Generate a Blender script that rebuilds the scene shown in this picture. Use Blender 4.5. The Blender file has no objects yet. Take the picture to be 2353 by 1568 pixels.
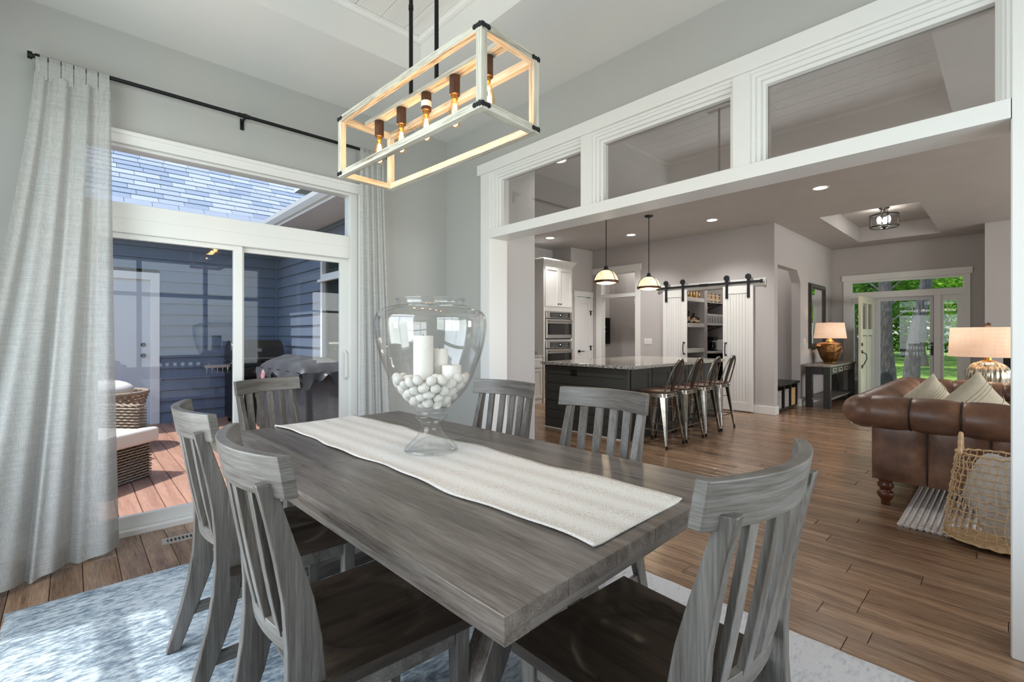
import bpy, math, random
from math import sin, cos, pi, radians, sqrt, exp
from mathutils import Vector, Matrix

# ------------------------------------------------------------------ camera, sky, sun, exposure
SC = bpy.context.scene
COL = SC.collection
cam_data = bpy.data.cameras.new('camera'); cam = bpy.data.objects.new('camera', cam_data); COL.objects.link(cam)
cam.location = (0, 0, 1.3)
cam.rotation_euler = (radians(90), 0, -radians(43.28))
cam_data.sensor_width = 36; cam_data.lens = 36 * 1079.17 / 2353
cam_data.shift_y = -(784 - 770.64) / 2353
cam_data.clip_start = 0.05; cam_data.clip_end = 400
SC.camera = cam
SC.view_settings.view_transform = 'Standard'; SC.view_settings.look = 'None'
SC.view_settings.exposure = 0.0; SC.view_settings.gamma = 1.0
SC.view_settings.use_curve_mapping = False
SC.cycles.use_denoising = True
SC.cycles.max_bounces = 10; SC.cycles.diffuse_bounces = 5; SC.cycles.glossy_bounces = 5
SC.cycles.transmission_bounces = 8; SC.cycles.transparent_max_bounces = 24
SC.cycles.caustics_reflective = False; SC.cycles.caustics_refractive = False
SC.cycles.sample_clamp_indirect = 6.0

W = bpy.data.worlds.new('sky'); SC.world = W; W.use_nodes = True
nt = W.node_tree
bg = nt.nodes['Background']
sky = nt.nodes.new('ShaderNodeTexSky'); sky.sky_type = 'NISHITA'; sky.sun_disc = False
sky.sun_elevation = radians(64); sky.sun_rotation = radians(-71); sky.air_density = 1.0; sky.dust_density = 1.5
nt.links.new(sky.outputs[0], bg.inputs[0]); bg.inputs[1].default_value = 0.34

TO_SUN = Vector((-0.43, 0.147, 1.0)).normalized()
sun_data = bpy.data.lights.new('sun', 'SUN'); sun = bpy.data.objects.new('sun', sun_data); COL.objects.link(sun)
sun.rotation_euler = (-TO_SUN).to_track_quat('-Z', 'Y').to_euler(); sun_data.energy = 4.6; sun_data.angle = radians(0.6)
sun_data.color = (1.0, 0.96, 0.90)

def area(name, loc, size, direction, power, color=(1, 1, 1)):
    d = bpy.data.lights.new(name, 'AREA'); d.shape = 'RECTANGLE'; d.size, d.size_y = size; d.energy = power; d.color = color
    o = bpy.data.objects.new(name, d); COL.objects.link(o); o.location = loc
    o.rotation_euler = Vector(direction).to_track_quat('-Z', 'Z').to_euler()
    return o
# area lamps added outside the dining and living room windows to boost their daylight
area('west_window_boost', (-0.90, 2.05, 1.58), (2.25, 2.2), (1, 0, 0.05), 100, (0.95, 0.98, 1.0))
area('south_window_boost', (1.2, -1.34, 1.65), (2.6, 1.7), (0, 1, 0.05), 74, (0.97, 0.99, 1.0))
area('living_window_boost', (5.2, -4.76, 1.5), (3.4, 2.0), (0, 1, 0.1), 190, (1.0, 0.98, 0.95))
area('living_window_boost', (9.0, -4.76, 1.5), (2.4, 2.0), (0, 1, 0.1), 150, (1.0, 0.98, 0.95))

random.seed(7)
R = random.Random(11)

# ------------------------------------------------------------------ mesh helpers
class MB:
    def __init__(self): self.v = []; self.f = []
    def add(self, vs, fs):
        n = len(self.v); self.v += [tuple(p) for p in vs]; self.f += [tuple(i + n for i in f) for f in fs]; return self
    K = 0
    def box(self, x0, x1, y0, y1, z0, z1):
        MB.K += 1; e = 0.0001 * (MB.K % 5)      # no two touching boxes keep exactly coplanar faces
        x0 -= e; y0 -= e; z0 -= e; x1 += e; y1 += e; z1 += e
        vs = [(x, y, z) for z in (z0, z1) for y in (y0, y1) for x in (x0, x1)]
        return self.add(vs, [(0, 2, 3, 1), (4, 5, 7, 6), (0, 1, 5, 4), (2, 6, 7, 3), (0, 4, 6, 2), (1, 3, 7, 5)])
    def hexa(self, p): # 8 points: bottom 4 ccw, top 4 ccw
        return self.add(p, [(3, 2, 1, 0), (4, 5, 6, 7), (0, 1, 5, 4), (1, 2, 6, 5), (2, 3, 7, 6), (3, 0, 4, 7)])
    def loft(self, rings, caps=True, closed=True, loop=False):
        n = len(rings[0]); vs = [p for r in rings for p in r]; fs = []
        m = len(rings); last = m if loop else m - 1
        for i in range(last):
            a = i * n; b = ((i + 1) % m) * n
            for k in range(n if closed else n - 1):
                k2 = (k + 1) % n
                fs.append((a + k, a + k2, b + k2, b + k))
        if caps and closed and not loop:
            fs.append(tuple(range(n - 1, -1, -1))); fs.append(tuple((m - 1) * n + k for k in range(n)))
        return self.add(vs, fs)
    def lathe(self, prof, n=24, c=(0, 0, 0), sx=1, sy=1, caps=True, rib=None):
        rings = []
        for r, z in prof:
            ring = []
            for k in range(n):
                a = 2 * pi * k / n; rr = r * (rib(a, z) if rib else 1)
                ring.append((c[0] + rr * sx * cos(a), c[1] + rr * sy * sin(a), c[2] + z))
            rings.append(ring)
        return self.loft(rings, caps)
    def tube(self, pts, r, n=8, caps=True, loop=False, ry=None):
        pts = [Vector(p) for p in pts]; m = len(pts); rings = []; up = None
        for i, p in enumerate(pts):
            if loop: t = pts[(i + 1) % m] - pts[i - 1]
            else: t = pts[min(i + 1, m - 1)] - pts[max(i - 1, 0)]
            t.normalize()
            if up is None: up = Vector((0, 0, 1)) if abs(t.z) < 0.9 else Vector((1, 0, 0))
            a = t.cross(up); a.normalize(); b = a.cross(t); up = b
            rr = r[i] if isinstance(r, (list, tuple)) else r
            r2 = rr if ry is None else rr * ry
            rings.append([tuple(p + a * (rr * cos(2 * pi * k / n)) + b * (r2 * sin(2 * pi * k / n))) for k in range(n)])
        return self.loft(rings, caps, loop=loop)
    def cyl(self, p0, p1, r, n=12, r1=None):
        return self.tube([p0, p1], [r, r if r1 is None else r1], n)
    def sweep(self, secs): # secs: (centre, half a vector, half b vector)
        rings = []
        for c, a, b in secs:
            c = Vector(c); a = Vector(a); b = Vector(b)
            rings.append([tuple(c + a + b), tuple(c - a + b), tuple(c - a - b), tuple(c + a - b)])
        return self.loft(rings)
    def prism(self, poly, axis, a, b): # poly in the two other axes
        def put(p, t):
            return {'x': (t, p[0], p[1]), 'y': (p[0], t, p[1]), 'z': (p[0], p[1], t)}[axis]
        return self.loft([[put(p, a) for p in poly], [put(p, b) for p in poly]])
    def grid(self, fn, nu, nv):
        vs = [fn(i / nu, j / nv) for j in range(nv + 1) for i in range(nu + 1)]
        return self.add(vs, [(j * (nu + 1) + i, j * (nu + 1) + i + 1, (j + 1) * (nu + 1) + i + 1, (j + 1) * (nu + 1) + i) for j in range(nv) for i in range(nu)])
    def ball(self, c, r, n=12, m=8, fn=None):
        rings = []
        for j in range(m + 1):
            th = pi * j / m; th = min(max(th, 0.02), pi - 0.02)
            ring = []
            for k in range(n):
                a = 2 * pi * k / n; d = Vector((sin(th) * cos(a), sin(th) * sin(a), cos(th)))
                s = fn(d) if fn else 1
                ring.append((c[0] + d.x * r[0] * s, c[1] + d.y * r[1] * s, c[2] + d.z * r[2] * s))
            rings.append(ring)
        return self.loft(rings)
    def xf(self, M):
        self.v = [tuple(M @ Vector(p)) for p in self.v]; return self
    def mesh(self, name):
        me = bpy.data.meshes.new(name); me.from_pydata(self.v, [], self.f)
        import bmesh
        bm = bmesh.new(); bm.from_mesh(me); bmesh.ops.recalc_face_normals(bm, faces=bm.faces[:]); bm.to_mesh(me); bm.free()
        return me

def obj(name, mb, mat=None, parent=None, smooth=False, bevel=0, seg=2, solid=0, **props):
    me = mb if isinstance(mb, bpy.types.Mesh) else mb.mesh(name)
    if mat and not me.materials: me.materials.append(mat)
    o = bpy.data.objects.new(name, me); COL.objects.link(o)
    if parent: o.parent = parent
    if smooth:
        for p in me.polygons: p.use_smooth = True
        if smooth != 'all':
            me.set_sharp_from_angle(angle=radians(40))
    if solid:
        md = o.modifiers.new('solid', 'SOLIDIFY'); md.thickness = solid; md.offset = 0
    if bevel:
        md = o.modifiers.new('bevel', 'BEVEL'); md.width = bevel; md.segments = seg; md.limit_method = 'ANGLE'; md.harden_normals = False
    for k, v in props.items(): o[k] = v
    return o
def tag(o, label, cat, group=None, kind=None):
    o['label'] = label; o['category'] = cat
    if group: o['group'] = group
    if kind: o['kind'] = kind
    return o
def thing(name, label, cat, loc=(0, 0, 0), rz=0, group=None, scale=1):
    o = bpy.data.objects.new(name, None); COL.objects.link(o); o.empty_display_size = 0.1
    o.location = loc; o.rotation_euler = (0, 0, rz); o.scale = (scale, scale, scale)
    return tag(o, label, cat, group)
def struct(name, mb, mat, parent=None, **k):
    o = obj(name, mb, mat, parent, **k)
    if parent is None: o['kind'] = 'structure'
    return o
def bx(*a): return MB().box(*a)
def kids(o): return [c for c in bpy.data.objects if c.parent == o]
KIDS = {}
def copy_tree(o, parent=None):
    c = o.copy(); COL.objects.link(c); c.parent = parent
    for ch in kids(o): copy_tree(ch, c)
    return c
def dup(o, loc, rz, label, scale=None):
    c = copy_tree(o); c.location = loc; c.rotation_euler = (0, 0, rz); c['label'] = label
    if scale: c.scale = (scale,) * 3
    return c
def point(name, loc, power, color, size=0.03, parent=None):
    d = bpy.data.lights.new(name, 'POINT'); d.energy = power; d.color = color; d.shadow_soft_size = size
    o = bpy.data.objects.new(name, d); COL.objects.link(o); o.location = loc
    return o

# ------------------------------------------------------------------ materials
def srgb(r, g, b):
    f = lambda c: (c / 12.92 if c <= 0.04045 else ((c + 0.055) / 1.055) ** 2.4)
    return (f(r / 255), f(g / 255), f(b / 255), 1)
def new(name):
    m = bpy.data.materials.new(name); m.use_nodes = True
    return m, m.node_tree, m.node_tree.nodes['Principled BSDF']
def coords(t, scale=(1, 1, 1), kind='Object', rnd=0):
    tc = t.nodes.new('ShaderNodeTexCoord'); mp = t.nodes.new('ShaderNodeMapping'); mp.inputs['Scale'].default_value = scale
    t.links.new(tc.outputs[kind], mp.inputs['Vector'])
    if rnd:
        oi = t.nodes.new('ShaderNodeObjectInfo'); ml = t.nodes.new('ShaderNodeMath'); ml.operation = 'MULTIPLY'; ml.inputs[1].default_value = rnd
        t.links.new(oi.outputs['Random'], ml.inputs[0]); t.links.new(ml.outputs[0], mp.inputs['Location'])
    return mp
def noise(t, vec, scale=5, detail=4, rough=0.55, dist=0):
    n = t.nodes.new('ShaderNodeTexNoise'); n.inputs['Scale'].default_value = scale; n.inputs['Detail'].default_value = detail
    n.inputs['Roughness'].default_value = rough; n.inputs['Distortion'].default_value = dist
    t.links.new(vec.outputs[0], n.inputs['Vector']); return n
def ramp(t, fac, stops):
    r = t.nodes.new('ShaderNodeValToRGB'); e = r.color_ramp.elements
    while len(e) < len(stops): e.new(0.5)
    for i, (p, c) in enumerate(stops): e[i].position = p; e[i].color = c
    t.links.new(fac, r.inputs[0]); return r
def mixc(t, a, b, fac, mode='MIX'):
    m = t.nodes.new('ShaderNodeMix'); m.data_type = 'RGBA'; m.blend_type = mode
    for s, v in ((6, a), (7, b), (0, fac)):
        if hasattr(v, 'is_linked') or hasattr(v, 'links'): t.links.new(v, m.inputs[s])
        else: m.inputs[s].default_value = v
    return m.outputs[2]
def bump(t, p, h, strength=0.2, dist=0.005):
    b = t.nodes.new('ShaderNodeBump'); b.inputs['Strength'].default_value = strength; b.inputs['Distance'].default_value = dist
    t.links.new(h, b.inputs['Height']); t.links.new(b.outputs[0], p.inputs['Normal'])
def plain(name, col, rough=0.5, metal=0, spec=None, emit=None, power=0, var=0.0, vs=6, bmp=0, bs=60, bd=0.002, alpha=None, coat=0, coord='Object', scale=(1,1,1)):
    m, t, p = new(name)
    p.inputs['Base Color'].default_value = col; p.inputs['Roughness'].default_value = rough; p.inputs['Metallic'].default_value = metal
    if spec is not None: p.inputs['Specular IOR Level'].default_value = spec
    if coat: p.inputs['Coat Weight'].default_value = coat; p.inputs['Coat Roughness'].default_value = 0.1
    if emit: p.inputs['Emission Color'].default_value = emit; p.inputs['Emission Strength'].default_value = power
    mp = coords(t, scale, coord)
    if var:
        n = noise(t, mp, vs); d = tuple(c * (1 - var) for c in col[:3]) + (1,); l = tuple(min(1, c * (1 + var)) for c in col[:3]) + (1,)
        r = ramp(t, n.outputs[0], [(0.3, d), (0.7, l)]); t.links.new(r.outputs[0], p.inputs['Base Color'])
    if bmp:
        n2 = noise(t, mp, bs, 3); bump(t, p, n2.outputs[0], bmp, bd)
    return m
def wood(name, dark, mid, light, axis, rough=0.4, bent=0, fine=190, objvar=0.25, knots=0.0, bmp=0.15, bw=None):
    m, t, p = new(name)
    k = {'x': (0.05, 1, 1), 'y': (1, 0.05, 1), 'z': (1, 1, 0.05)}[axis]
    if bent: k = (0.05, 0.10, 1)      # grain follows a rail bent in plan
    mp = coords(t, k, rnd=13.0)
    n1 = noise(t, mp, 20, 4, 0.6, 0.5); n2 = noise(t, mp, fine, 3, 0.65)
    a = t.nodes.new('ShaderNodeMath'); a.operation = 'MULTIPLY_ADD'; a.inputs[1].default_value = 0.45
    t.links.new(n2.outputs[0], a.inputs[0])
    b = t.nodes.new('ShaderNodeMath'); b.operation = 'MULTIPLY'; b.inputs[1].default_value = 0.55
    t.links.new(n1.outputs[0], b.inputs[0]); t.links.new(b.outputs[0], a.inputs[2])
    r = ramp(t, a.outputs[0], [(0.33, dark), (0.5, mid), (0.68, light)])
    c = r.outputs[0]
    oi = t.nodes.new('ShaderNodeObjectInfo')
    mr = t.nodes.new('ShaderNodeMapRange'); mr.inputs['To Min'].default_value = 1 - objvar; mr.inputs['To Max'].default_value = 1 + objvar
    t.links.new(oi.outputs['Random'], mr.inputs[0])
    sc = t.nodes.new('ShaderNodeVectorMath'); sc.operation = 'SCALE'
    t.links.new(c, sc.inputs[0]); t.links.new(mr.outputs[0], sc.inputs['Scale'])
    c = sc.outputs[0]
    if knots:
        mk = coords(t, (1, 0.35, 1) if axis == 'y' else ((0.35, 1, 1) if axis == 'x' else (1, 1, 0.35)), rnd=5.0)
        n3 = noise(t, mk, 5, 2, 0.5); r3 = ramp(t, n3.outputs[0], [(0.66, (1, 1, 1, 1)), (0.76, (1 - knots, 1 - knots, 1 - knots, 1))])
        c = mixc(t, c, r3.outputs[0], 1.0, 'MULTIPLY')
    t.links.new(c, p.inputs['Base Color'])
    p.inputs['Roughness'].default_value = rough
    bump(t, p, a.outputs[0], bmp, 0.002)
    return m
def glass(name, tint=(0.92, 0.95, 0.95, 1), refl=1.0, rough=0.0, base=0.04, edge=None):
    m = bpy.data.materials.new(name); m.use_nodes = True; t = m.node_tree; t.nodes.remove(t.nodes['Principled BSDF'])
    out = t.nodes['Material Output']; tr = t.nodes.new('ShaderNodeBsdfTransparent'); tr.inputs[0].default_value = tint
    gl = t.nodes.new('ShaderNodeBsdfGlossy'); gl.inputs['Roughness'].default_value = rough; gl.inputs['Color'].default_value = (refl, refl, refl, 1)
    fr = t.nodes.new('ShaderNodeLayerWeight'); fr.inputs[0].default_value = 0.25
    if edge:      # a longer path through the wall towards the silhouette absorbs more
        pe = t.nodes.new('ShaderNodeMath'); pe.operation = 'POWER'; pe.inputs[1].default_value = 4.0
        t.links.new(fr.outputs['Facing'], pe.inputs[0]); re_ = ramp(t, pe.outputs[0], [(0.0, tint), (1.0, edge)]); t.links.new(re_.outputs[0], tr.inputs[0])
    mr = t.nodes.new('ShaderNodeMapRange'); mr.inputs['To Min'].default_value = base; mr.inputs['To Max'].default_value = 0.7
    pw = t.nodes.new('ShaderNodeMath'); pw.operation = 'POWER'; pw.inputs[1].default_value = 2.2
    t.links.new(fr.outputs['Facing'], pw.inputs[0]); t.links.new(pw.outputs[0], mr.inputs[0])
    mx = t.nodes.new('ShaderNodeMixShader'); t.links.new(mr.outputs[0], mx.inputs[0]); t.links.new(tr.outputs[0], mx.inputs[1]); t.links.new(gl.outputs[0], mx.inputs[2])
    t.links.new(mx.outputs[0], out.inputs[0]); return m
def cloth(name, col, trans=0.12, transl=0.4, weave=900, bmp=0.3):
    m = bpy.data.materials.new(name); m.use_nodes = True; t = m.node_tree; t.nodes.remove(t.nodes['Principled BSDF'])
    out = t.nodes['Material Output']
    d = t.nodes.new('ShaderNodeBsdfDiffuse'); l = t.nodes.new('ShaderNodeBsdfTranslucent'); tr = t.nodes.new('ShaderNodeBsdfTransparent')
    l.inputs[0].default_value = col
    mpa = coords(t, (330, 330, 6)); na = noise(t, mpa, 1, 2); mpb = coords(t, (9, 9, 300)); nb = noise(t, mpb, 1, 2)
    s = t.nodes.new('ShaderNodeMath'); s.operation = 'ADD'; t.links.new(na.outputs[0], s.inputs[0]); t.links.new(nb.outputs[0], s.inputs[1])
    dk = tuple(c * 0.93 for c in col[:3]) + (1,)
    r = ramp(t, s.outputs[0], [(0.3, dk), (0.75, col)])
    mr0 = t.nodes.new('ShaderNodeMapRange'); mr0.inputs['From Min'].default_value = 0.7; mr0.inputs['From Max'].default_value = 1.3
    t.links.new(s.outputs[0], mr0.inputs[0]); t.links.new(mr0.outputs[0], r.inputs[0]); t.links.new(r.outputs[0], d.inputs[0])
    m1 = t.nodes.new('ShaderNodeMixShader'); m1.inputs[0].default_value = transl
    t.links.new(d.outputs[0], m1.inputs[1]); t.links.new(l.outputs[0], m1.inputs[2])
    m2 = t.nodes.new('ShaderNodeMixShader'); mr = t.nodes.new('ShaderNodeMapRange'); mr.inputs['To Min'].default_value = trans * 2; mr.inputs['To Max'].default_value = 0.0
    t.links.new(mr0.outputs[0], mr.inputs[0]); t.links.new(mr.outputs[0], m2.inputs[0])
    t.links.new(m1.outputs[0], m2.inputs[1]); t.links.new(tr.outputs[0], m2.inputs[2]); t.links.new(m2.outputs[0], out.inputs[0])
    return m

M = {}
M['wall'] = plain('wall_paint', srgb(174, 175, 172), 0.75, var=0.02, vs=1.2, bmp=0.12, bs=90)
M['ceil'] = plain('ceiling_paint', srgb(216, 216, 213), 0.8, var=0.02, vs=1.5, bmp=0.1, bs=70)
M['kwall'] = plain('kitchen_wall_paint', srgb(184, 180, 179), 0.75, var=0.02, vs=1.2, bmp=0.12, bs=90)
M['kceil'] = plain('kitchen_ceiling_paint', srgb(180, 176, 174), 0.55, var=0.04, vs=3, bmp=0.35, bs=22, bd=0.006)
M['trim'] = plain('white_trim_paint', srgb(226, 226, 224), 0.35, bmp=0.02)
M['vinyl'] = plain('white_vinyl', srgb(222, 223, 220), 0.3)
M['black'] = plain('black_metal', srgb(32, 32, 34), 0.38, 0.6, bmp=0.05)
M['iron'] = plain('dark_iron', srgb(38, 38, 42), 0.5, 0.5, bmp=0.3, bs=120)
M['steel'] = plain('brushed_steel', srgb(190, 188, 184), 0.25, 1.0, bmp=0.05, scale=(1, 1, 30))
M['steel_dark'] = plain('dark_steel', srgb(70, 66, 64), 0.3, 0.9)
M['gun'] = plain('gunmetal', srgb(165, 160, 150), 0.22, 1.0, var=0.25, vs=20)
M['blackglass'] = plain('black_glass', srgb(14, 14, 16), 0.06, spec=0.8)
M['glass'] = glass('window_glass', (0.95, 0.97, 0.98, 1), 0.6, base=0.022)
M['trglass'] = glass('transom_glass', (0.93, 0.93, 0.93, 1), 0.95, base=0.13)
M['vase'] = glass('clear_vase_glass', (0.99, 0.992, 0.99, 1), 1.0, base=0.04, edge=(0.30, 0.32, 0.31, 1))
M['bulbglass'] = glass('bulb_glass', (1.0, 0.84, 0.62, 1), 1.0, base=0.12)
M['sheer'] = cloth('sheer_linen', srgb(206, 207, 205), 0.17, 0.35)
gw = lambda n, ax, **k: wood(n, srgb(60, 51, 44), srgb(104, 96, 89), srgb(136, 130, 123), ax, 0.3, **k)
M['tx'], M['ty'], M['tz'] = gw('table_wood_x', 'x', knots=0.4), gw('table_wood_y', 'y', knots=0.4), gw('table_wood_z', 'z')
cw = lambda n, ax: wood(n, srgb(66, 58, 51), srgb(100, 96, 91), srgb(128, 126, 122), ax, 0.38, objvar=0.15)
M['cbent'] = wood('bent_chair_wood', srgb(66, 58, 51), srgb(100, 96, 91), srgb(128, 126, 122), 'x', 0.38, bent=1, objvar=0.1)
M['cx'], M['cy'], M['cz'] = cw('chair_wood_x', 'x'), cw('chair_wood_y', 'y'), cw('chair_wood_z', 'z')
M['seat'] = wood('chair_seat_wood', srgb(32, 27, 23), srgb(50, 42, 35), srgb(70, 58, 47), 'y', 0.3, objvar=0.12)
M['floor'] = wood('hickory_floor', srgb(78, 58, 45), srgb(134, 106, 83), srgb(164, 136, 110), 'y', 0.25, objvar=0.22, knots=0.55, bmp=0.12)
M['subfloor'] = plain('dark_joint', srgb(28, 20, 15), 0.7)
M['deck'] = wood('deck_composite', srgb(146, 104, 86), srgb(172, 130, 110), srgb(190, 150, 130), 'y', 0.7, objvar=0.08)
M['siding'] = plain('blue_gray_siding', srgb(110, 122, 140), 0.5, var=0.05, vs=8, bmp=0.15, bs=40, scale=(0.3, 0.3, 3))
M['shiplap'] = wood('white_shiplap', srgb(206, 205, 202), srgb(216, 215, 212), srgb(226, 225, 222), 'y', 0.5, objvar=0.02)
M['black_shiplap'] = plain('black_painted_board', srgb(62, 63, 60), 0.45, var=0.06, vs=12, bmp=0.1)
M['distress'] = wood('whitewashed_wood', srgb(84, 68, 50), srgb(190, 186, 172), srgb(218, 216, 206), 'y', 0.6, objvar=0.03, fine=150, bmp=0.3)
M['distress_x'] = wood('whitewashed_wood_x', srgb(112, 98, 80), srgb(186, 182, 168), srgb(214, 212, 202), 'x', 0.6, objvar=0.03, fine=150, bmp=0.3)
M['distress_z'] = wood('whitewashed_wood_z', srgb(112, 98, 80), srgb(186, 182, 168), srgb(214, 212, 202), 'z', 0.6, objvar=0.03, fine=150, bmp=0.3)
M['bronze'] = plain('brown_bronze', srgb(88, 66, 54), 0.45, 0.7, var=0.2, vs=25)
M['brass'] = plain('aged_brass', srgb(196, 150, 80), 0.35, 1.0)
M['filament'] = plain('glowing_filament', (1, 0.7, 0.3, 1), 0.5, emit=(1, 0.62, 0.22, 1), power=26)
M['lamp_on'] = plain('lit_diffuser', (1, 1, 1, 1), 0.5, emit=(1, 0.97, 0.92, 1), power=9)
M['wax'] = plain('ivory_wax', srgb(228, 226, 220), 0.5, var=0.02)
M['stone'] = plain('white_pebble', srgb(222, 221, 216), 0.7, var=0.08, vs=18, bmp=0.2, bs=50)
M['wick'] = plain('wick', srgb(60, 55, 50), 0.9)
M['leaf'] = None

# ================================================================== THE SETTING
WN, WE = 3.914, 2.778            # dining room: north wall face, east (opening) wall face
CE = 3.252                       # dining ceiling
# ---- floor: subfloor with planks laid one by one
floor = struct('floor', MB().box(-0.95, 2.7, -4.7, 4.0, -0.06, -0.012).box(2.7, 12.1, -4.7, 7.0, -0.06, -0.012), M['subfloor'])
plank_rows = []
x = -0.76; i = 0
while x < 12.05:
    w = R.choice([0.127, 0.152, 0.11, 0.127]) if x < 5.1 else 0.127
    plank_rows.append((x, min(x + w, 12.08))); x += w
def plank(mb, x0, x1, y0, y1):
    g = 0.0012; z = R.uniform(-0.0006, 0.0006); c = 0.002
    mb.loft([[(x0+g, y0+g, -0.012), (x1-g, y0+g, -0.012), (x1-g, y1-g, -0.012), (x0+g, y1-g, -0.012)],
             [(x0+g, y0+g, z-c), (x1-g, y0+g, z-c), (x1-g, y1-g, z-c), (x0+g, y1-g, z-c)],
             [(x0+g+c, y0+g+c, z), (x1-g-c, y0+g+c, z), (x1-g-c, y1-g-c, z), (x0+g+c, y1-g-c, z)]])
far_planks = [MB() for _ in range(9)]; npl = 0
fx = {k: [] for k in range(5)}
for x0, x1 in plank_rows:
    y = -4.6 - R.random()
    while y < 6.9:
        L = R.uniform(0.7, 1.9); a, b = max(y, -4.6), min(y + L, 6.95 if x0 > 2.9 else (4.0 if x0 < 2.8 else 6.95)); y += L
        if b - a < 0.05: continue
        xm, ym = (x0 + x1) / 2, (a + b) / 2
        dep = 0.6856 * xm + 0.728 * ym; lat = 0.728 * xm - 0.6856 * ym
        seen = dep > 1.1 and -1.12 < lat / dep < 1.12 and x0 < 5.3
        hidden = (0.0 < xm < 2.2 and 0.2 < ym < 3.1 and b < 3.15 and a > 0.1) or (xm > 2.75 and ym > 3.4) or (xm < 2.8 and ym > 3.95)
        if seen and not hidden and npl < 296:
            mb = MB(); plank(mb, x0, x1, a, b); obj('floor_plank', mb, M['floor'], floor); npl += 1
        else: plank(R.choice(far_planks), x0, x1, a, b)
for mb in far_planks: obj('distant_floor_planks', mb, M['floor'], floor, kind='stuff')

# ---- dining room walls
nw = MB()
nw.box(-0.95, 0.0, WN, 4.06, 0, 3.6); nw.box(1.838, 2.95, WN, 4.06, 0, 3.6); nw.box(0.0, 1.838, WN, 4.06, 2.535, 3.6)
wall_north = struct('wall_north', nw, M['wall'])
ww = MB()
ww.box(-0.83, -0.75, -1.3, 0.9, 0, 3.7); ww.box(-0.83, -0.75, 3.16, WN, 0, 3.7); ww.box(-0.83, -0.75, 0.9, 3.16, 0, 0.45)
ww.box(-0.83, -0.75, 0.9, 3.22, 2.70, 3.7); ww.box(-0.83, -0.75, 0.9, 3.22, 2.13, 2.20)
struct('wall_west', ww, M['wall'])
wf = MB()
for yy in (0.9, 2.02, 3.13): wf.box(-0.81, -0.79, yy, yy + 0.03, 0.45, 2.7)
for zz in (0.45, 2.10, 2.20, 2.67): wf.box(-0.81, -0.79, 0.9, 3.22, zz, zz + 0.03)
wf.box(-0.76, -0.735, 0.8, 0.9, 0.4, 2.8); wf.box(-0.76, -0.735, 3.16, 3.26, 0.4, 2.8); wf.box(-0.76, -0.735, 0.8, 3.32, 2.71, 2.8); wf.box(-0.78, -0.71, 0.8, 3.32, 0.40, 0.45)
w1 = struct('window_1', wf, M['vinyl']); obj('pane', bx(-0.802, -0.799, 0.93, 3.2, 0.48, 2.68), M['glass'], w1)
sw = MB()
sw.box(-0.95, -0.1, -1.3, -1.1, 0, 3.6); sw.box(2.5, 2.95, -1.3, -1.1, 0, 3.6); sw.box(-0.1, 2.5, -1.3, -1.1, 0, 0.75); sw.box(-0.1, 2.5, -1.3, -1.1, 2.5, 3.6)
struct('wall_south', sw, M['wall'])
wf = MB()
for xx in (-0.1, 0.74, 1.60, 2.44): wf.box(xx, xx + 0.06, -1.22, -1.15, 0.75, 2.5)
for zz in (0.75, 1.9, 2.44): wf.box(-0.1, 2.5, -1.22, -1.15, zz, zz + 0.06)
w2 = struct('window_2', wf, M['vinyl']); obj('pane', bx(-0.08, 2.48, -1.19, -1.186, 0.77, 2.48), M['glass'], w2)
# east wall with the wide cased opening and its transom lights
ew = MB()
ew.box(WE, 2.95, 3.22, WN, 0, 3.6); ew.box(WE, 2.95, 0.0, 3.22, 2.735, 3.6); ew.box(WE, 2.95, -4.7, 0.0, 0, 3.6)
struct('wall_east', ew, M['wall'])

# ---- dining ceiling with a raised shiplap tray
TX0, TX1, TY0, TY1, TZ = 0.10, 1.914, 0.35, 3.03, 3.51
cb = MB()
cb.box(-0.75, TX0, -1.1, WN, CE, CE + 0.05); cb.box(TX1, WE, -1.1, WN, CE, CE + 0.05)
cb.box(TX0, TX1, -1.1, TY0, CE, CE + 0.05); cb.box(TX0, TX1, TY1, WN, CE, CE + 0.05)
ceiling = struct('ceiling', cb, M['ceil'])
t = MB(); t.box(TX0 - 0.05, TX0, TY0, TY1, CE + 0.049, TZ + 0.1); t.box(TX1, TX1 + 0.05, TY0, TY1, CE + 0.049, TZ + 0.1)
t.box(TX0 - 0.05, TX1 + 0.05, TY0 - 0.05, TY0, CE + 0.049, TZ + 0.1); t.box(TX0 - 0.05, TX1 + 0.05, TY1, TY1 + 0.05, CE + 0.049, TZ + 0.1)
t.box(TX0 - 0.05, TX1 + 0.05, TY0 - 0.05, TY1 + 0.05, TZ + 0.03, TZ + 0.1)
obj('tray_recess', t, M['ceil'], ceiling)
x = TX0
while x < TX1:
    w = 0.184; x1 = min(x + w, TX1)
    yb = TY0; n = R.choice([1, 1, 2])
    cuts = [TY0] + ([R.uniform(1.0, 2.6)] if n == 2 else []) + [TY1]
    for a, b in zip(cuts, cuts[1:]):
        obj('ceiling_board', bx(x + 0.002, x1 - 0.002, a + 0.001, b - 0.001, TZ, TZ + 0.02), M['shiplap'], ceiling, bevel=0.002, seg=1)
    x += w
t = MB(); c = 0.045
t.box(TX0, TX1, TY1 - 0.04, TY1, TZ - 0.035, TZ); t.box(TX0, TX1, TY0, TY0 + 0.04, TZ - 0.035, TZ)
t.box(TX0, TX0 + 0.04, TY0, TY1, TZ - 0.035, TZ); t.box(TX1 - 0.04, TX1, TY0, TY1, TZ - 0.035, TZ)
struct('trim_1', t, M['trim'], bevel=0.006)

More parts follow.
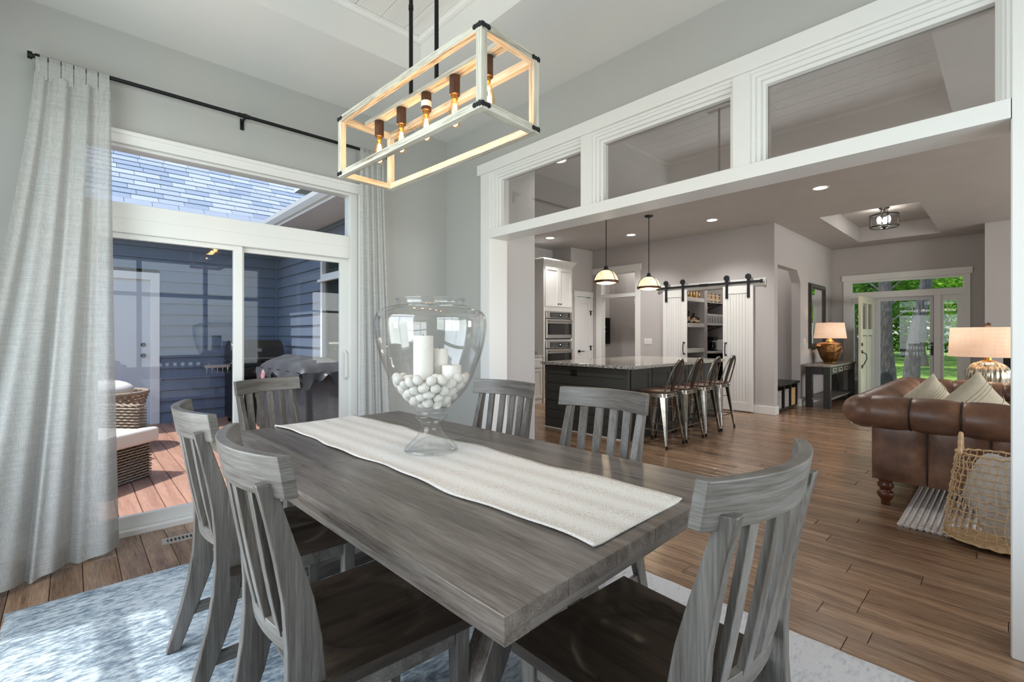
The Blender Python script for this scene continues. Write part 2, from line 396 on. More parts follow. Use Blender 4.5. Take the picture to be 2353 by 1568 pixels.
# ---- casing, beam and transom bars of the opening
t = MB()
t.box(2.757, WE, 3.225, 3.352, 0, 2.771); t.box(2.757, WE, -0.15, -0.003, 0, 2.771)           # side casings
opening = struct('trim_2', t, M['trim'], bevel=0.003)
obj('header_board', bx(2.742, WE, -0.19, 3.385, 2.771, 2.864), M['trim'], opening, bevel=0.003)
obj('beam', bx(2.755, 2.965, 0.0, 3.225, 2.176, 2.256), M['trim'], opening, bevel=0.003)
obj('jamb', bx(2.765, 2.965, 3.215, 3.262, 0, 2.176), M['trim'], opening, bevel=0.003)
obj('jamb', bx(2.765, 2.965, -0.03, 0.0, 0, 2.176), M['trim'], opening, bevel=0.003)
obj('jamb', bx(2.765, 2.965, 3.19, 3.262, 2.256, 2.771), M['trim'], opening, bevel=0.003)
obj('jamb', bx(2.765, 2.965, -0.03, 0.012, 2.256, 2.771), M['trim'], opening, bevel=0.003)
obj('head_jamb', bx(2.765, 2.965, 0.0, 3.22, 2.755, 2.775), M['trim'], opening)
for a, b in ((2.087, 2.186), (0.997, 1.09)): obj('mullion', bx(2.757, 2.965, a, b, 2.256, 2.771), M['trim'], opening, bevel=0.003)
for a, b in ((2.186, 3.19), (1.09, 2.087), (0.012, 0.997)):
    s = MB()
    for k, (d, x0, x1) in enumerate(((0.022, 2.775, 2.79), (0.045, 2.79, 2.81), (0.065, 2.81, 2.845))):
        s.box(x0, x1, b - d, b, 2.256, 2.757 - d); s.box(x0, x1, a, a + d * 0.5, 2.256, 2.757 - d); s.box(x0, x1, a, b, 2.757 - d, 2.757)
    obj('glazing_bead', s, M['trim'], opening)
    obj('pane', bx(2.85, 2.855, a, b, 2.256, 2.76), M['trglass'], opening)

# ---- partition beside the opening and the kitchen shell
KC = 3.133
pw = MB(); pw.box(2.95, 3.381, 3.26, 3.42, 0, KC)
struct('wall_partition', pw, M['kwall'])
struct('wall_kitchen_west', bx(2.95, 3.0, 3.42, 6.9, 0, KC), M['kwall'])
kn = MB(); kn.box(2.9, 7.6, 6.78, 6.93, 0, KC); kn.box(7.6, 7.78, 6.28, 6.93, 0, KC); kn.box(8.26, 8.46, 6.28, 6.4, 0, KC); kn.box(7.78, 8.26, 6.28, 6.4, 2.12, KC)
struct('wall_kitchen_north', kn, M['kwall'])
bw = MB()
bw.box(8.342, 8.46, 2.635, 3.2, 0, KC); bw.box(8.342, 8.46, 4.35, 5.20, 0, KC); bw.box(8.342, 8.46, 6.06, 6.28, 0, KC)
bw.box(8.342, 8.46, 3.2, 4.35, 2.115, KC); bw.box(8.342, 8.46, 5.20, 6.06, 2.61, KC)
struct('wall_pantry', bw, M['kwall'])
hw = MB()
hw.box(8.46, 8.5, 2.635, 2.78, 0, KC); hw.box(9.72, 12.1, 2.635, 2.78, 0, KC); hw.box(8.5, 9.72, 2.635, 2.78, 2.47, KC)
hw.prism([(9.72, 2.47), (9.52, 2.47), (9.72, 2.27)], 'y', 2.635, 2.78)
struct('wall_hall', hw, M['kwall'])
nk = MB(); nk.box(8.46, 9.9, 3.30, 3.36, 0, KC); nk.box(9.80, 9.9, 2.78, 3.36, 0, KC)
struct('wall_nook', nk, M['kwall'])
pt = MB(); pt.box(10.6, 10.7, 3.0, 4.8, 0, KC); pt.box(8.46, 10.6, 4.72, 4.80, 0, KC); pt.box(8.46, 9.25, 6.4, 6.5, 0, KC)
pt.box(9.15, 9.25, 4.8, 6.4, 0, KC)
pt.box(9.47, 9.60, 4.30, 4.72, 0, KC); pt.box(9.9, 10.6, 3.0, 3.06, 0, KC)
struct('wall_pantry_inner', pt, M['kwall'])
fw = MB()
fw.box(11.94, 12.1, 2.38, 2.78, 0, KC); fw.box(11.94, 12.1, 0.15, 0.55, 0, KC); fw.box(11.94, 12.1, 0.55, 2.38, 2.43, KC)
struct('wall_entry', fw, M['kwall'])
cw_ = MB(); cw_.box(10.894, 11.94, 0.14, 0.29, 0, KC); cw_.box(10.894, 11.05, -4.7, 0.14, 0, KC)
struct('wall_stair', cw_, M['kwall'])
lw = MB(); lw.box(2.95, 3.4, -4.7, -4.5, 0, KC); lw.box(7.0, 7.7, -4.7, -4.5, 0, KC); lw.box(10.3, 10.9, -4.7, -4.5, 0, KC)
lw.box(2.95, 10.9, -4.7, -4.5, 0, 0.5); lw.box(2.95, 10.9, -4.7, -4.5, 2.5, KC)
struct('wall_living_south', lw, M['kwall'])
wf = MB()
for a, b in ((3.4, 7.0), (7.7, 10.3)):
    k = 3 if b - a > 3 else 2
    for q in range(k + 1): xx = a + (b - a - 0.06) * q / k; wf.box(xx, xx + 0.06, -4.62, -4.56, 0.5, 2.5)
    for zz in (0.5, 1.9, 2.44): wf.box(a, b, -4.62, -4.56, zz, zz + 0.06)
struct('window_3', wf, M['vinyl'])
# kitchen and living ceiling with the entry tray
EX0, EX1, EY0, EY1 = 8.49, 11.32, 0.86, 2.045
kc = MB()
kc.box(2.95, EX0, -4.6, 6.93, KC, KC + 0.06); kc.box(EX1, 12.1, -4.6, 6.93, KC, KC + 0.06)
kc.box(EX0, EX1, -4.6, EY0, KC, KC + 0.06); kc.box(EX0, EX1, EY1, 6.93, KC, KC + 0.06)
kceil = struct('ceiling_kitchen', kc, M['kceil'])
t = MB(); t.box(EX0 - 0.05, EX0, EY0, EY1, KC + 0.059, 3.5); t.box(EX1, EX1 + 0.05, EY0, EY1, KC + 0.059, 3.5); t.box(EX0 - 0.05, EX1 + 0.05, EY0 - 0.05, EY0, KC + 0.059, 3.5)
t.box(EX0 - 0.05, EX1 + 0.05, EY1, EY1 + 0.05, KC + 0.059, 3.5); t.box(EX0 - 0.05, EX1 + 0.05, EY0 - 0.05, EY1 + 0.05, 3.42, 3.5)
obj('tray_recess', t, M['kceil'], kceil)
# roof deck above everything keeps the sky out
struct('roof_main', MB().box(-1.0, 12.4, -4.9, 3.98, 3.62, 3.72).box(2.66, 12.4, 3.9, 8.0, 3.62, 3.72), M['ceil'])

# ---- baseboards
def base(name, segs):
    b = MB()
    for s in segs: b.box(*s, 0, 0.135)
    return struct(name, b, M['trim'], bevel=0.004)
base('baseboard_north', [(-0.75, -0.12, WN - 0.016, WN), (1.95, WE, WN - 0.016, WN)])
base('baseboard_east', [(WE - 0.016, WE, 3.352, WN), (WE - 0.016, WE, -1.1, -0.15)])
base('baseboard_west', [(-0.75, -0.734, -1.1, WN - 0.02)])
base('baseboard_pantry', [(8.322, 8.342, 2.62, 3.0), (8.322, 8.342, 4.60, 5.09)])
base('baseboard_hall', [(8.322, 8.5, 2.615, 2.635), (9.72, 11.9, 2.617, 2.635), (9.702, 9.72, 2.617, 2.77)])
base('baseboard_entry', [(11.92, 11.94, 2.44, 2.61), (11.92, 11.94, 0.3, 0.47), (10.9, 11.92, 0.29, 0.306), (10.876, 10.894, -4.4, 0.29)])
base('baseboard_partition', [(2.97, 3.381, 3.246, 3.26)])

# ================================================================== SLIDING DOOR (door_1)
d1 = MB()
d1.box(0.0, 0.07, 3.93, 4.04, 0, 2.53); d1.box(1.771, 1.838, 3.93, 4.04, 0, 2.53)
d1.box(0.07, 1.771, 3.93, 4.04, 1.965, 2.158); d1.box(0.0, 1.838, 3.93, 4.04, 2.513, 2.56)
d1.box(0.0, 1.838, 3.90, 4.06, -0.02, 0.035)
door1 = struct('door_1', d1, M['vinyl'], bevel=0.004)
t = MB(); t.box(-0.09, 0.0, 3.896, 3.914, 0, 2.53); t.box(1.838, 1.90, 3.896, 3.914, 0, 2.53); t.box(-0.09, 1.90, 3.890, 3.914, 2.53, 2.59); t.box(-0.11, 1.92, 3.875, 3.914, 2.585, 2.612)
obj('casing', t, M['trim'], door1, bevel=0.005)
t = MB(); t.box(0.07, 1.771, 3.938, 3.948, 2.0, 2.02); t.box(0.07, 1.771, 3.925, 3.935, 2.06, 2.075)
obj('track', t, M['vinyl'], door1)
def sash(x0, x1, y):
    s = MB(); s.box(x0, x0 + 0.06, y, y + 0.035, 0.035, 1.965); s.box(x1 - 0.06, x1, y, y + 0.035, 0.035, 1.965)
    s.box(x0, x1, y, y + 0.035, 0.035, 0.113); s.box(x0, x1, y, y + 0.035, 1.93, 1.965)
    o = obj('sash', s, M['vinyl'], door1, bevel=0.003)
    obj('pane', bx(x0 + 0.055, x1 - 0.055, y + 0.015, y + 0.019, 0.11, 1.94), M['glass'], o); return o
sash(0.07, 0.945, 3.955); sr = sash(0.905, 1.771, 3.995)
h = MB(); h.tube([(1.745, 3.985, 0.92), (1.745, 3.95, 0.94), (1.745, 3.95, 1.14), (1.745, 3.985, 1.16)], 0.008, 8)
obj('handle', h, M['vinyl'], sr)
obj('pane', bx(0.03, 1.81, 3.98, 3.984, 2.15, 2.52), M['glass'], door1)

# ================================================================== OUTSIDE, PATIO SIDE
g = MB(); g.box(-60, 2.66, 4.06, 60, -0.5, -0.42); g.box(-60, -0.95, -60, 4.06, -0.5, -0.42); g.box(-0.95, 10, -60, -4.7, -0.5, -0.42)
M['ground'] = plain('grass_ground', srgb(96, 124, 60), 0.9, var=0.3, vs=0.6)
struct('ground_patio', g, M['ground'])
deck = struct('deck', bx(-3.4, 2.66, 4.06, 8.79, -0.2, -0.075), M['subfloor'])
x = 2.64
while x > -3.3:
    w = 0.14
    obj('deck_board', bx(x - w + 0.006, x, 4.07, 8.77, -0.06, -0.03), M['deck'], deck, bevel=0.004, seg=1); x -= w
FY, RX = 8.79, 2.66
sheath = struct('wall_exterior_north', MB().box(-3.6, -0.2, FY, FY + 0.2, -0.3, 3.0).box(0.95, 2.9, FY, FY + 0.2, -0.3, 3.0).box(-0.2, 0.95, FY, FY + 0.2, 2.2, 3.0), M['subfloor'])
def course(parent, axis, a, b, z, at, ex=0.165):
    # one clapboard: butt edge proud at the bottom, thin at the top
    if axis == 'x': mb = MB().prism([(at - 0.002, z + ex + 0.01), (at - 0.006, z + ex + 0.01), (at - 0.030, z), (at, z)], 'x', a, b)
    else: mb = MB().prism([(at - 0.002, z + ex + 0.01), (at - 0.006, z + ex + 0.01), (at - 0.030, z), (at, z)], 'y', a, b)
    return obj('siding_board', mb, M['siding'], parent)
z = -0.03
while z < 2.85:
    if z < 2.2: course(sheath, 'x', -3.6, -0.22, z, FY); course(sheath, 'x', 0.985, RX - 0.04, z, FY)
    else: course(sheath, 'x', -3.6, RX - 0.04, z, FY)
    z += 0.165
sheath2 = struct('wall_exterior_east', MB().box(RX, 2.9, 6.83, FY, -0.3, 3.0).box(RX, 2.9, 4.06, 5.75, -0.3, 3.0).box(RX, 2.9, 5.75, 6.83, -0.3, 0.35).box(RX, 2.9, 5.75, 6.83, 2.60, 3.0), M['subfloor'])
z = -0.03
while z < 2.85:
    if z < 0.2 or z > 2.6: course(sheath2, 'y', 4.07, FY - 0.04, z, RX)
    else: course(sheath2, 'y', 4.07, 5.72, z, RX); course(sheath2, 'y', 6.83, FY - 0.04, z, RX)
    z += 0.165
M['sidingtrim'] = plain('siding_corner_trim', srgb(110, 122, 140), 0.5)
obj('corner_trim', bx(RX - 0.05, RX, FY - 0.05, FY, -0.03, 2.86), M['sidingtrim'], sheath, bevel=0.003)
# exterior door of the far wing
ed = struct('door_2', MB().box(-0.2, -0.12, FY - 0.04, FY + 0.1, -0.03, 2.23).box(0.87, 0.985, FY - 0.04, FY + 0.1, -0.03, 2.23).box(-0.12, 0.87, FY - 0.04, FY + 0.1, 2.12, 2.23), M['trim'], bevel=0.006)
M['extdoor'] = plain('painted_steel_door', srgb(196, 200, 206), 0.4)
obj('door_panel', bx(-0.12, 0.87, FY + 0.0, FY + 0.05, -0.02, 2.12), M['extdoor'], ed, bevel=0.003)
k = MB().lathe([(0.03, 0), (0.03, 0.008), (0.012, 0.012), (0.012, 0.03), (0.028, 0.04), (0.033, 0.055), (0.02, 0.07), (0.0, 0.072)], 14)
k.xf(Matrix.Translation((0.79, FY, 1.00)) @ Matrix.Rotation(radians(90), 4, 'X'))
obj('door_knob', k, M['iron'], ed, smooth=True)
k = MB().lathe([(0.03, 0), (0.03, 0.02), (0.022, 0.025), (0, 0.026)], 14)
k.xf(Matrix.Translation((0.79, FY, 1.16)) @ Matrix.Rotation(radians(90), 4, 'X'))
obj('deadbolt', k, M['iron'], ed, smooth=True)
# window of the kitchen wing seen over the covered grill
ew_ = MB()
for yy in (5.75, 6.76): ew_.box(RX - 0.03, RX + 0.05, yy, yy + 0.07, 0.35, 2.60)
for zz in (0.35, 2.08, 2.53): ew_.box(RX - 0.03, RX + 0.05, 5.75, 6.83, zz, zz + 0.09)
win4 = struct('window_4', ew_, M['vinyl'], bevel=0.004)
obj('sill', bx(RX - 0.06, RX, 5.72, 6.86, 2.06, 2.10), M['vinyl'], win4, bevel=0.003)
M['darkglass'] = glass('shaded_glass', (0.62, 0.68, 0.64, 1), 0.8, base=0.05)
obj('pane', bx(RX + 0.02, RX + 0.025, 5.8, 6.8, 0.4, 2.55), M['darkglass'], win4)
# far wing roof with shingle courses, right wing eave
SL = 0.95; RY0, RZ0 = 8.34, 2.98
roof = struct('roof_far_wing', MB().prism([(RY0, RZ0 - 0.12), (RY0, RZ0 - 0.02), (RY0 + 4, RZ0 - 0.02 + 4 * SL), (RY0 + 4.2, RZ0 - 0.12 + 4 * SL)], 'x', -4.2, 5.2), M['subfloor'])
M['shingle'] = plain('asphalt_shingle', srgb(170, 178, 190), 0.9, bmp=0.6, bs=260, bd=0.003, var=0.12, vs=120)
M['shingle2'] = plain('asphalt_shingle_dark', srgb(150, 162, 178), 0.9, bmp=0.6, bs=260, bd=0.003, var=0.12, vs=120)
M['shingle3'] = plain('asphalt_shingle_light', srgb(184, 190, 200), 0.9, bmp=0.6, bs=260, bd=0.003, var=0.12, vs=120)
ln = sqrt(1 + SL * SL); ty, tz = 1 / ln, SL / ln; EXP = 0.14
sm = [MB().hexa([(0.003, 0, 0.004), (0.317, 0, 0.004), (0.317, EXP * 1.15, 0), (0.003, EXP * 1.15, 0), (0.003, 0, 0.016), (0.317, 0, 0.016), (0.317, EXP * 1.15, 0.004), (0.003, EXP * 1.15, 0.004)]).mesh('shingle') for _ in range(3)]
for me_, k in zip(sm, ('shingle', 'shingle2', 'shingle3')): me_.materials.append(M[k])
rest = MB(); ns = 0
for c_ in range(38):
    s = c_ * EXP; off = R.uniform(0, 0.32); x = -4.0 + off
    while x < 4.9:
        y, z = RY0 + s * ty, RZ0 + s * tz
        vis = 3 <= c_ <= 22 and -0.1 < x < 3.1
        if vis and ns < 290:
            o = obj('shingle', R.choice(sm), None, roof); o.location = (x, y, z - 0.02); o.rotation_euler = (math.atan(SL), 0, 0); ns += 1
        else:
            m_ = MB().box(0.003, 0.317, 0, EXP * 1.1, 0.004, 0.012 + R.random() * 0.004)
            m_.xf(Matrix.Translation((x, y, z - 0.02)) @ Matrix.Rotation(math.atan(SL), 4, 'X')); rest.add(m_.v, m_.f)
        x += 0.32
obj('distant_shingles', rest, M['shingle'], roof, kind='stuff')
struct('trim_3', MB().box(-4.2, 2.05, RY0 - 0.02, RY0 + 0.01, RZ0 - 0.16, RZ0 - 0.01).box(-4.2, 2.05, RY0, FY, RZ0 - 0.16, RZ0 - 0.14), M['trim'])
# eave of the right wing: fascia, gutter and vented soffit boards
XE, SZ = 2.165, 2.86
eave = struct('roof_eave', MB().prism([(XE, SZ), (XE, SZ + 0.15), (2.95, SZ + 0.55), (2.95, SZ)], 'y', 4.55, 13), M['subfloor'])
eave2 = MB(); eave2.prism([(4.06, 3.1), (4.50, 3.0), (4.50, 3.1), (4.06, 3.3)], 'x', -1.2, 2.06)
obj('door_overhang', eave2, M['trim'], eave)
obj('fascia', bx(XE - 0.02, XE, 4.5, 12.9, SZ - 0.02, SZ + 0.13), M['trim'], eave, bevel=0.003)
gt = MB().prism([(XE - 0.02, SZ + 0.02), (XE - 0.05, SZ + 0.02), (XE - 0.08, SZ + 0.08), (XE - 0.09, SZ + 0.13), (XE - 0.02, SZ + 0.13)], 'y', 4.5, 12.9)
obj('gutter', gt, M['trim'], eave)
y = 4.55
while y < 8.7:
    obj('soffit_board', bx(XE, RX, y + 0.003, y + 0.097, SZ - 0.015, SZ - 0.002), M['trim'], eave, bevel=0.003, seg=1); y += 0.1

# ================================================================== FRONT DOOR (door_3) and its yard
fx = 11.94
t = MB()
t.box(fx - 0.02, fx, 2.31, 2.43, 0, 2.43); t.box(fx - 0.02, fx, 0.50, 0.585, 0, 2.43); t.box(fx - 0.035, fx, 0.47, 2.455, 2.43, 2.55)
cas = struct('door_3', t, M['trim'], bevel=0.004)
t = MB()
t.box(fx - 0.005, fx + 0.12, 2.29, 2.39, 0, 2.43); t.box(fx - 0.005, fx + 0.12, 0.54, 0.605, 0, 2.43); t.box(fx - 0.005, fx + 0.12, 0.6, 2.3, 2.385, 2.44)
t.box(fx - 0.005, fx + 0.12, 0.6, 2.3, 2.06, 2.185); t.box(fx - 0.005, fx + 0.12, 1.90, 2.02, 0, 2.06); t.box(fx - 0.005, fx + 0.12, 0.90, 1.0, 0, 2.06)
t.box(fx, fx + 0.12, 0.6, 2.3, -0.02, 0.02)
obj('frame', t, M['trim'], cas, bevel=0.004)
for a, b, c1, c2 in ((2.02, 2.29, 2.15, 2.25), (0.605, 0.90, 0.681, 0.865)):
    s = MB(); s.box(fx + 0.02, fx + 0.08, c2, b, 0.02, 2.06); s.box(fx + 0.02, fx + 0.08, a, c1, 0.02, 2.06); s.box(fx + 0.02, fx + 0.08, c1, c2, 0.02, 0.36); s.box(fx + 0.02, fx + 0.08, c1, c2, 1.955, 2.06)
    sl = obj('sidelight', s, M['trim'], cas, bevel=0.003); obj('pane', bx(fx + 0.05, fx + 0.053, c1, c2, 0.36, 1.96), M['glass'], sl)
obj('transom_pane', bx(fx + 0.05, fx + 0.053, 0.605, 2.29, 2.185, 2.39), M['glass'], cas)
s = MB(); s.box(fx + 0.06, fx + 0.09, 1.82, 1.90, 0.02, 2.06); s.box(fx + 0.06, fx + 0.09, 1.0, 1.065, 0.02, 2.06); s.box(fx + 0.06, fx + 0.09, 1.0, 1.9, 0.02, 0.14); s.box(fx + 0.06, fx + 0.09, 1.0, 1.9, 1.985, 2.06)
M['stormframe'] = plain('gray_white_aluminium', srgb(205, 205, 207), 0.4)
sd = obj('storm_door', s, M['stormframe'], cas, bevel=0.004)
obj('pane', bx(fx + 0.072, fx + 0.076, 1.065, 1.82, 0.14, 1.985), M['glass'], sd)
obj('weather_seal', bx(fx + 0.035, fx + 0.06, 0.998, 1.008, 0.02, 2.05), M['black'], cas)
s = MB(); s.box(fx + 0.03, fx + 0.06, 1.015, 1.045, 0.92, 1.10); s.tube([(fx + 0.05, 1.03, 1.03), (fx - 0.0, 1.03, 1.03), (fx - 0.0, 1.10, 1.03)], 0.008); s.box(fx + 0.03, fx + 0.06, 1.01, 1.05, 1.12, 1.16)
obj('handle', s, M['black'], sd)
# the inner door stands open against the foyer, hinged at its left side
dd = thing('front_door', 'cream panelled front door standing open beside the console table', 'door', (11.93, 1.93, 0.0), radians(-180 - 4))
M['doorcream'] = plain('cream_door_paint', srgb(214, 212, 190), 0.4, var=0.03)
s = MB(); Wd, Hd = 0.88, 2.05
for a, b, c_, d_ in ((0, 0.12, 0, Hd), (0.76, 0.88, 0, Hd), (0.41, 0.47, 0.12, 1.98), (0.12, 0.76, 0.02, 0.2), (0.12, 0.76, 1.28, 1.42), (0.12, 0.76, 1.9, Hd)): s.box(a, b, -0.022, 0.022, c_ + 0.02, d_)
obj('stiles_and_rails', s, M['doorcream'], dd, bevel=0.004)
for a, b in ((0.12, 0.41), (0.47, 0.76)):
    obj('panel', bx(a, b, -0.008, 0.008, 0.2, 1.28), M['doorcream'], dd)
    obj('glass_light', bx(a, b, -0.004, 0.004, 1.42, 1.9), M['glass'], dd)
hb = MB()
for zz in (1.12, 0.98): hb.box(0.79, 0.85, -0.035, 0.035, zz - 0.03, zz + 0.03)
hb.box(0.79, 0.85, -0.035, 0.035, 0.66, 0.72); hb.tube([(0.82, 0.03, 0.97), (0.82, 0.09, 0.94), (0.82, 0.10, 0.85), (0.82, 0.06, 0.75), (0.82, 0.03, 0.70)], 0.009)
obj('handle_set', hb, M['black'], dd, bevel=0.004)

# yard
g = MB(); g.box(12.1, 130, -60, 60, -0.42, -0.36)
M['lawn'] = plain('lawn_grass', srgb(124, 156, 60), 0.95, var=0.35, vs=0.5, bmp=0.6, bs=30, bd=0.05)
struct('ground_front', g, M['lawn'])
M['concrete'] = plain('pale_concrete', srgb(206, 204, 198), 0.8, var=0.06, vs=3)
struct('street', bx(16.3, 19.6, -60, 60, -0.36, -0.345), M['concrete'])
struct('porch_floor', bx(12.1, 14.0, -0.5, 4.0, -0.36, -0.06), M['concrete'])
M['bark'] = plain('gray_tree_bark', srgb(92, 88, 84), 0.95, var=0.35, vs=7, bmp=1.0, bs=9, bd=0.05, scale=(3, 3, 0.6))
def leafmat(name, c):
    m = bpy.data.materials.new(name); m.use_nodes = True; t = m.node_tree; t.nodes.remove(t.nodes['Principled BSDF']); out = t.nodes['Material Output']
    d = t.nodes.new('ShaderNodeBsdfDiffuse'); l = t.nodes.new('ShaderNodeBsdfTranslucent'); mx = t.nodes.new('ShaderNodeMixShader'); mx.inputs[0].default_value = 0.45
    n = noise(t, coords(t), 1.1, 3); r = ramp(t, n.outputs[0], [(0.35, tuple(v * 0.55 for v in c[:3]) + (1,)), (0.65, c)])
    t.links.new(r.outputs[0], d.inputs[0]); t.links.new(r.outputs[0], l.inputs[0]); t.links.new(d.outputs[0], mx.inputs[1]); t.links.new(l.outputs[0], mx.inputs[2]); t.links.new(mx.outputs[0], out.inputs[0]); return m
M['leafa'] = leafmat('bright_green_leaves', srgb(140, 190, 60)); M['leafb'] = leafmat('deep_green_leaves', srgb(92, 140, 50))
def leaves(mb, c, r, n, size, seed):
    q = random.Random(seed)
    for _ in range(n):
        d = Vector((q.gauss(0, 1), q.gauss(0, 1), q.gauss(0, 1))); d.normalize(); d *= q.random() ** 0.45
        p = Vector((c[0] + d.x * r[0], c[1] + d.y * r[1], c[2] + d.z * r[2]))
        a = Vector((q.gauss(0, 1), q.gauss(0, 1), q.gauss(0, .5))).normalized() * size * q.uniform(.6, 1.3)
        b = a.cross(Vector((q.gauss(0, 1), q.gauss(0, 1), q.gauss(0, 1)))).normalized() * size * 0.55
        mb.add([p - a, p + b, p + a, p - b], [(0, 1, 2, 3)])
def tree(label, x, y, r, lean, h, crown, mat, n, size, seed, group=None, name='tree'):
    o = thing(name, label, 'tree', (x, y, -0.38), 0, group)
    pts = [(lean[0] * k * h / 6 + 0.05 * sin(k * 1.7 + seed), lean[1] * k * h / 6 + 0.05 * cos(k * 2.1 + seed), h * k / 6) for k in range(7)]
    rr = [r * 1.35] + [r * (1 - 0.07 * k) for k in range(1, 7)]
    tr = MB().tube(pts, rr, 14); tp = pts[-1]
    obj('trunk', tr, M['bark'], o, smooth=True)
    bl = MB(); q = random.Random(seed)
    for k in range(6):
        s = Vector(pts[3 + k % 3]); a = q.uniform(0, 6.28); e = s + Vector((cos(a) * crown[0] * .6, sin(a) * crown[1] * .6, h * 0.25))
        bl.tube([s, (s + e) / 2 + Vector((0, 0, .2)), e], [r * .35, r * .22, r * .08], 7)
    obj('branches', bl, M['bark'], o, smooth=True)
    lf = MB(); leaves(lf, (tp[0], tp[1], crown[3]), crown[:3], n, size, seed)
    obj('leaves', lf, mat, o, kind='stuff'); return o
tree('upright gray tree trunk at the left edge of the storm door glass', 15.2, 2.18, 0.16, (0.0, 0.0), 9, (1.2, 0.35, 1.4, 9.4), M['leafa'], 2600, 0.16, 3)
tree('gray tree trunk leaning right beyond the middle of the storm door', 16.9, 1.94, 0.16, (0.109, -0.10), 9, (1.2, 1.0, 1.4, 9.4), M['leafa'], 2600, 0.16, 4)
tree('upright gray tree trunk hidden behind the open front door', 15.3, 2.95, 0.15, (-0.01, 0.01), 9, (1.2, 0.35, 1.4, 9.4), M['leafb'], 1800, 0.16, 8)
bg_t = [(44, 14, 2.4), (45, 9.5, 2.0), (46, 5.5, 2.2), (33, 3.2, 6.5), (24, 3.5, 6.0), (50, 11, 3), (56, 15, 4), (27, 8.5, 2.2), (28, 4.5, 3.2), (29.5, 0.5, 2.6), (30, -4, 3.0), (36, 12, 3.4), (38, 6, 4), (40, 1.5, 5.2), (41, -4, 4), (48, 9, 6), (52, 16, 6), (53, -6, 6), (62, 20, 8), (64, 3, 9.5), (64, -10, 8)]
for i, (x, y, cz) in enumerate(bg_t):
    s = x / 30
    tree('leafy green tree behind the two gray trunks across the street', x, y, 0.16 * s, (0.02, 0.01), 5 * s, (2.6 * s, 3.4 * s, 2.3 * s, cz + 1.2 * s), M['leafa'] if i % 2 else M['leafb'], 2300, 0.15 * s, 20 + i, group='trees across the street')
hs = thing('house', 'white house with paned windows far across the front lawn', 'house', (68, -4.6, -0.38))
M['housewhite'] = plain('white_house_wall', srgb(226, 222, 214), 0.7, var=0.03)
obj('wall', bx(0, 8, -9, 10, 0, 5.6), M['housewhite'], hs)
obj('roof', MB().prism([(-0.8, 5.5), (4, 9.5), (8.8, 5.5)], 'y', -9.6, 10.6), M['shingle2'], hs)
for yy in (-6, -2, 2.4, 5.2, 7.6):
    for zz in (1.6, 4.0):
        w_ = obj('window', bx(-0.06, 0.0, yy, yy + 1.1, zz, zz + 1.4), M['trim'], hs)
        pm = MB()
        for a in range(2):
            for b in range(3): pm.box(-0.08, -0.061, yy + 0.08 + a * 0.5, yy + 0.5 + a * 0.5, zz + 0.08 + b * 0.43, zz + 0.44 + b * 0.43)
        obj('pane', pm, M['blackglass'], w_)
for i, (x, y) in enumerate(((60, 7), (61, 3.5), (60, -1))):
    b = MB(); leaves(b, (0, 0, 0.9), (1.6, 2.2, 0.9), 900, 0.18, 70 + i)
    o = obj('bush', b, M['leafb'], kind='thing'); o.location = (x, y, -0.4)
    tag(o, 'low green bush in front of the far white house', 'bush', 'bushes by the white house')
pl = thing('porch_light', 'dark flush porch ceiling light seen through the door transom', 'ceiling light', (13.0, 1.42, 2.52))
obj('canopy', MB().lathe([(0.09, 0.10), (0.17, 0.06), (0.17, 0.03)], 20), M['black'], pl, smooth=True)
obj('diffuser', MB().lathe([(0.15, 0.03), (0.14, -0.01), (0.06, -0.03), (0, -0.032)], 20), M['wax'], pl, smooth=True)
struct('porch_ceiling', bx(12.1, 14.0, -0.5, 4.0, 2.63, 2.7), M['trim'])

# ================================================================== DINING TABLE
RT = radians(1.64)
def rot2(x, y, a=RT): return (x * cos(a) - y * sin(a), x * sin(a) + y * cos(a))
tc = rot2(1.212, 1.797)
tab = thing('dining_table', 'large dark-stained plank dining table under the long white runner', 'table', (tc[0], tc[1], 0), RT)
TW, TL, TH = 0.586, 1.150, 0.76
nb = 6; bwid = 2 * TW / nb
for k in range(nb):
    xa = -TW + k * bwid; xb = xa + bwid
    if k in (0, nb - 1): cuts = [-TL, TL - 1.02 if k == 0 else 0.2, TL]
    else: cuts = [-TL, TL - 1.02 + (0.0 if k < 3 else 0.0), TL]
    for a, b in zip(cuts, cuts[1:]):
        obj('tabletop_board', bx(xa + (0.0006 if k else 0), xb - (0.0006 if k < nb - 1 else 0), a + (0.0006 if a > -TL else 0), b - (0.0006 if b < TL else 0), TH - 0.038, TH), M['ty'], tab, bevel=0.0018, seg=2)
for s in (-1, 1): obj('side_edge_band', bx(s * (TW - 0.0395) - 0.0355, s * (TW - 0.0395) + 0.0355, -TL + 0.004, TL - 0.004, TH - 0.064, TH - 0.038), M['ty'], tab, bevel=0.002)
for s in (-1, 1): obj('end_edge_band', bx(-TW + 0.075, TW - 0.075, s * (TL - 0.0375) - 0.0335, s * (TL - 0.0375) + 0.0335, TH - 0.064, TH - 0.038), M['tx'], tab, bevel=0.002)
for s in (-1, 1):
    yc = s * 0.72
    obj('cleat', bx(-0.45, 0.45, yc - 0.05, yc + 0.05, TH - 0.11, TH - 0.038), M['tx'], tab, bevel=0.004)
    obj('foot', bx(-0.42, 0.42, yc - 0.05, yc + 0.05, 0.012, 0.08), M['tx'], tab, bevel=0.006)
    for q in (-1, 1):
        secs = []
        for k in range(9):
            u = k / 8; xx = q * (0.12 + 0.30 * (1 - u) ** 1.6); zz = 0.06 + u * 0.60
            secs.append(((xx, yc, zz), (0.055, 0, 0), (0, 0.045, 0)))
        obj('leg', MB().sweep(secs), M['tz'], tab, bevel=0.004)
